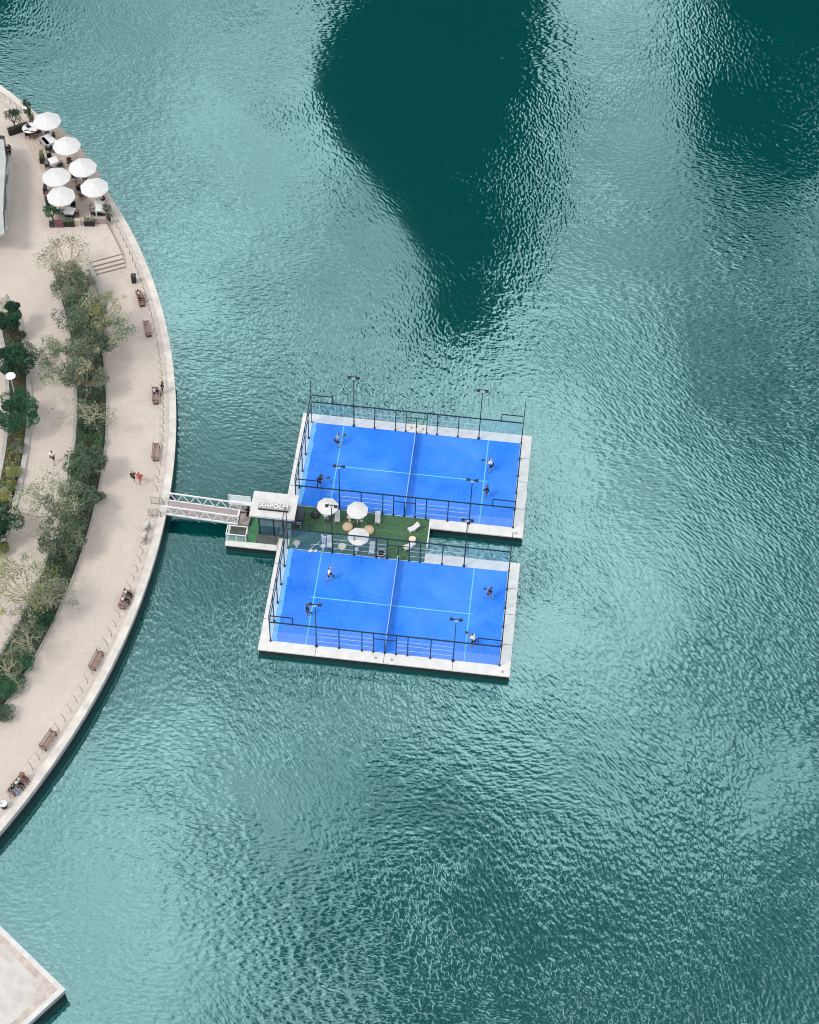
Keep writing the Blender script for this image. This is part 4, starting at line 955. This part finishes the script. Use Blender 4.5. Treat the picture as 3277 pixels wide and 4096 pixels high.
POSES = {
 'stand': {},
 'walk': dict(knL=(-.10, .20, .52), anL=(-.10, .30, .09), toL=(-.10, .46, .06), knR=(.10, -.06, .50), anR=(.10, -.36, .15), toR=(.10, -.24, .04), elL=(-.24, -.12, 1.16), wrL=(-.22, -.10, .93), elR=(.24, .08, 1.16), wrR=(.22, .25, .98)),
 'run': dict(cst=(0, .08, 1.29), nck=(0, .12, 1.46), hd=(0, .16, 1.58), top=(0, .16, 1.68), shL=(-.18, .10, 1.40), shR=(.18, .10, 1.40), knL=(-.09, .34, .66), anL=(-.09, .22, .28), toL=(-.09, .36, .24), knR=(.10, -.10, .50), anR=(.10, -.46, .42), toR=(.10, -.42, .28), elL=(-.27, -.12, 1.20), wrL=(-.20, .08, 1.10), elR=(.27, .12, 1.16), wrR=(.18, .34, 1.24)),
 'ready': dict(pel=(0, -.08, .82), wst=(0, -.03, .97), cst=(0, .08, 1.14), nck=(0, .17, 1.29), hd=(0, .22, 1.41), top=(0, .22, 1.51), shL=(-.18, .13, 1.24), shR=(.18, .13, 1.24), hiL=(-.10, -.07, .78), hiR=(.10, -.07, .78), knL=(-.22, .10, .45), knR=(.22, .10, .45), anL=(-.28, -.02, .08), anR=(.28, -.02, .08), toL=(-.32, .14, .03), toR=(.32, .14, .03), elL=(-.24, .22, 1.00), wrL=(-.10, .42, .98), elR=(.26, .24, 1.00), wrR=(.16, .46, 1.00)),
 'swing': dict(cst=(.02, .04, 1.28), shR=(.20, -.02, 1.40), elR=(.44, -.10, 1.32), wrR=(.60, .06, 1.44), elL=(-.34, .18, 1.22), wrL=(-.36, .40, 1.20), knL=(-.16, .24, .50), anL=(-.20, .30, .08), toL=(-.22, .46, .03), knR=(.16, -.08, .48), anR=(.22, -.30, .10), toR=(.26, -.16, .03)),
 'sit': dict(pel=(0, 0, .54), wst=(0, -.02, .68), cst=(0, -.02, .87), nck=(0, .0, 1.03), hd=(0, .03, 1.16), top=(0, .02, 1.26), shL=(-.18, -.01, .97), shR=(.18, -.01, .97), elL=(-.24, .06, .72), wrL=(-.16, .28, .60), elR=(.24, .06, .72), wrR=(.16, .28, .60),
      hiL=(-.09, .02, .52), hiR=(.09, .02, .52), knL=(-.13, .46, .50), knR=(.13, .46, .50), anL=(-.13, .48, .08), anR=(.13, .52, .08), toL=(-.14, .64, .03), toR=(.14, .68, .03)),
}
POSES['sit_phone'] = dict(POSES['sit'], elL=(-.27, .10, .80), wrL=(-.10, .26, .98), hd=(0, .06, 1.15), top=(0, .07, 1.25))
_pc = {}
def pose_meshes(pose):
    if pose in _pc: return _pc[pose]
    J = {k: Vector(v) for k, v in dict(BASE, **POSES[pose]).items()}
    V = []; E_ = []; R_ = []; idx = {}
    def add(k, p, r, par=None):
        idx[k] = len(V); V.append(p); R_.append(r)
        if par: E_.append((idx[par], idx[k]))
    add('pel', J['pel'], (.135, .10)); add('wst', J['wst'], (.115, .085), 'pel'); add('cst', J['cst'], (.14, .10), 'wst'); add('nck', J['nck'], .055, 'cst')
    add('hd', J['hd'], (.078, .092), 'nck'); add('top', J['top'], (.060, .07), 'hd')
    hf = (J['hd']-J['nck']); face = Vector((0, 1, 0))
    add('nose', J['hd']+face*.105+Vector((0, 0, -.005)), .014, 'hd')
    for s in 'LR':
        sx = -1 if s == 'L' else 1
        add('ear'+s, J['hd']+Vector((sx*.088, 0, 0)), (.012, .02), 'hd')
        add('sh'+s, J['sh'+s], .062, 'cst'); add('el'+s, J['el'+s], .043, 'sh'+s); add('wr'+s, J['wr'+s], .028, 'el'+s)
        d = (J['wr'+s]-J['el'+s]).normalized(); side = d.cross(Vector((1, 0, 0))).normalized() if abs(d.x) < .9 else Vector((0, 1, 0))
        add('pa'+s, J['wr'+s]+d*.07, (.036, .018), 'wr'+s)
        for q, (off, ln) in enumerate(((-.032, .065), (-.011, .078), (.011, .074), (.032, .055))):
            b0 = J['wr'+s]+d*.10+side*off; add('f%d%s' % (q, s), b0+d*ln*.5, .009, 'pa'+s); add('g%d%s' % (q, s), b0+d*ln+Vector((0, 0, -.012)), .008, 'f%d%s' % (q, s))
        add('th'+s, J['wr'+s]+d*.06-side*.055, .010, 'pa'+s)
        add('hi'+s, J['hi'+s], .088, 'pel'); add('kn'+s, J['kn'+s], .056, 'hi'+s); add('an'+s, J['an'+s], .038, 'kn'+s); add('to'+s, J['to'+s], (.042, .030), 'an'+s)
    res = {'body': skinned('body', V, E_, R_, M_SKIN)}
    v = [J['wst']-Vector((0, 0, .06)), J['wst'], J['cst'], J['nck']-(J['nck']-J['cst'])*.3, J['shL'], J['shL'].lerp(J['elL'], .75), J['shR'], J['shR'].lerp(J['elR'], .75)]
    res['shirt'] = skinned('shirt', v, [(0, 1), (1, 2), (2, 3), (2, 4), (4, 5), (2, 6), (6, 7)], [(.155, .125), (.15, .12), (.17, .13), .08, .085, .068, .085, .068], M_WHITEC, root=2)
    for nm, f, rk in (('shorts', .85, .085), ('trousers', 1.0, .078)):
        v = [J['pel']+Vector((0, 0, .04)), J['hiL'], J['hiL'].lerp(J['knL'], f), J['hiR'], J['hiR'].lerp(J['knR'], f)]; e = [(0, 1), (1, 2), (0, 3), (3, 4)]; r = [(.16, .125), .112, rk, .112, rk]
        if nm == 'trousers':
            v += [J['knL'].lerp(J['anL'], .9), J['knR'].lerp(J['anR'], .9)]; e += [(2, 5), (4, 6)]; r += [.056, .056]
        res[nm] = skinned(nm, v, e, r, M_BLACKC)
    bk = Vector((0, -.035, .03))
    res['hair'] = skinned('hair', [J['top']+Vector((0, -.01, .0)), J['hd']+bk+Vector((0, -.02, .02)), J['hd']+bk+Vector((0, -.02, -.05))], [(0, 1), (1, 2)], [(.085, .09), (.088, .085), (.06, .05)], M_HAIR)
    res['long_hair'] = skinned('hair', [J['top']+Vector((0, -.01, .0)), J['hd']+bk, J['hd']+bk+Vector((0, -.04, -.1)), J['cst']+Vector((0, -.15, .06))], [(0, 1), (1, 2), (2, 3)], [(.088, .095), (.098, .095), (.09, .06), (.08, .04)], M_HAIR)
    res['shoe'] = [skinned('shoe', [J['an'+s]-Vector((0, 0, .03)), J['to'+s]], [(0, 1)], [.055, (.052, .04)], M_CHAR) for s in 'LR']
    res['J'] = J; _pc[pose] = res; return res
def person(label, loc, rz, pose, top, bottom, bk='shorts', hair=None, long=False, skin=None, scale=1.0, group=None):
    P = pose_meshes(pose); o = thing('person', label, 'person', loc, rz, group); o.scale = (scale,)*3
    def part(nm, me, m):
        me = me.copy(); me.materials.clear(); me.materials.append(m); return obj(nm, me, o)
    part('body', P['body'], skin or M_SKIN); part('shirt', P['shirt'], top); part(bk, P[bk], bottom)
    part('hair', P['long_hair' if long else 'hair'], hair or M_HAIR)
    for s in P['shoe']: part('shoe', s, M_CHAR if top is not M_BLACKC else M_WHITEC)
    return o
def racket(label, who, pose):
    J = _pc[pose]['J']; w_ = J['wrR']; d = (J['wrR']-J['elR']).normalized(); d = (d+Vector((0, .3, .2))).normalized()
    o = thing('padel_racket', label, 'racket', who.location, who.rotation_euler.z, 'padel rackets in the players hands'); 
    q = d.to_track_quat('X', 'Z').to_matrix().to_4x4(); M = Matrix.Translation(w_+d*.08) @ q
    MB().box(-.06, .12, -.015, .015, -.015, .015, M=M).build('handle', M_BLACK, o)
    mb = MB(); n = 16; vs = [M @ Vector((.26+.14*math.cos(2*PI*k/n), .12*math.sin(2*PI*k/n), z)) for z in (-.018, .018) for k in range(n)]
    mb.add(vs, [tuple(range(n-1, -1, -1)), tuple(range(n, 2*n))]+[(k, (k+1) % n, n+(k+1) % n, n+k) for k in range(n)]); mb.build('head', M_CHAR, o)
def foot(u, v, z): p = at(u, v, z); return (p.x, p.y, z)
pl = [(1349, 1782, 'ready', M_GREYC, M_NAVYC, -.9, 'padel player in grey blue in the far corner', M_SKIN, 0),
      (1280, 1942, 'ready', M_BLACKC, M_BLACKC, -1.3, 'padel player in black near the cabin end', M_SKIN2, 0),
      (1963, 1880, 'ready', M_WHITEC, M_NAVYC, 1.4, 'padel player in white top in the farther court', M_SKIN, 0),
      (1946, 1988, 'stand', M_NAVYC, M_BLACKC, 1.5, 'padel player in dark blue on the service line', M_SKIN2, 0),
      (1318, 2318, 'swing', M_WHITEC, M_NAVYC, -1.4, 'padel player in white top swinging in the nearer court', M_SKIN, 0),
      (1231, 2462, 'stand', M_BLACKC, M_BLACKC, -1.2, 'padel player in black beside the mast of the nearer court', M_SKIN2, 0),
      (1957, 2394, 'walk', M_NAVYC, M_NAVYC, 1.2, 'padel player in dark clothes striding at the open water end', M_SKIN, 0),
      (1893, 2580, 'ready', M_WHITEC, M_NAVYC, 1.0, 'padel player in loose white shirt near the camera side fence', M_SKIN, 0)]
for i, (u, v, po, t_, b_, rz, lab, sk, lg_) in enumerate(pl):
    o = person(lab, foot(u, v, .026), rz, po, t_, b_, 'shorts', skin=sk, scale=1.06, group='padel players')
    racket('dark racket held by the player '+' '.join(lab.split()[2:])[:200], o, po)
for o in [o for o in S.objects if o.name.startswith('padel_racket')]: o.scale = (1.06,)*3
person('person in white standing among the small tables at the nearer fence', foot(1296, 2180, .015), 2.8, 'stand', M_WHITEC, M_WHITEC, 'trousers')
person('person in black standing at the cabin end of the footbridge', foot(993, 2068, .42), 1.2, 'stand', M_BLACKC, M_BLACKC, 'trousers')
person('woman in white top walking away on the inner walkway', foot(215, 1852, PZ), .1, 'walk', M_WHITEC, M_BLACKC, 'shorts', scale=1.05)
person('jogger in black running beside the jogger in red', foot(536, 1928, PZ), -2.9, 'run', M_BLACKC, M_BLACKC, 'shorts')
person('jogger in red running on the promenade', foot(564, 1934, PZ), 2.9, 'run', M_REDC, M_REDC, 'shorts', scale=1.05)
def on_bench(i, dy, label, pose, top, bottom, bk='trousers', long=False, hair=None, dx=0.0):
    x, y, t_ = BL[i]; c_, s_ = math.cos(t_), math.sin(t_)
    return person(label, (x+(-.08+dx)*c_-dy*s_, y+(-.08+dx)*s_+dy*c_, PZ), t_-PI/2, pose, top, bottom, bk, long=long, hair=hair)
on_bench(0, .45, 'person in pale lavender top sitting under the litter bin', 'sit', M_LAV, M_TANC, long=True)
on_bench(0, -.25, 'person in black sitting beside the one in pale lavender', 'sit_phone', M_BLACKC, M_MAROONC)
on_bench(2, .35, 'person in pale top sitting at the end of the third bench', 'sit', M_LAV, M_BLACKC)
o = on_bench(2, .55, 'person in black standing in front of the third bench', 'stand', M_BLACKC, M_BLACKC, long=True, dx=.75); o.rotation_euler.z += PI
on_bench(4, .55, 'person with dark hair in white sitting on the bench, farther of two', 'sit', M_WHITEC, M_BLACKC, long=True)
on_bench(4, -.15, 'person in white top and black trousers sitting on the bench, nearer of two', 'sit_phone', M_WHITEC, M_BLACKC)
on_bench(7, .75, 'person in rust top sitting at the far end of the crowded bench', 'sit', M_BROWNC, M_MAROONC, hair=M_HAIRB)
on_bench(7, .1, 'person with long brown hair and white top on the crowded bench', 'sit_phone', M_WHITEC, M_BLACKC, long=True, hair=M_HAIRB)
on_bench(7, -.5, 'person in black sitting at the near end of the crowded bench', 'sit', M_BLACKC, M_GREYC)
person('person in black standing close to the pale building ledge', foot(42, 625, PZ+.45), 1.0, 'stand', M_BLACKC, M_BLACKC, 'trousers')
def cafe_person(u, v, rz, label, top, long=False): return person(label, foot(u, v, CZ), rz, 'sit', top, M_BLACKC, 'trousers', long=long)
cafe_person(118, 530, .0, 'person in black sitting at the round white table', M_BLACKC, True)
cafe_person(218, 562, 1.4, 'person in black sitting beside the long white table by the water', M_BLACKC, True)
cafe_person(310, 760, -1.2, 'person in pink brown top sitting beside the seawall umbrella', M_TANC)
cafe_person(418, 820, 1.3, 'dark haired person sitting at the tall white table by the seawall', M_BLACKC, True)
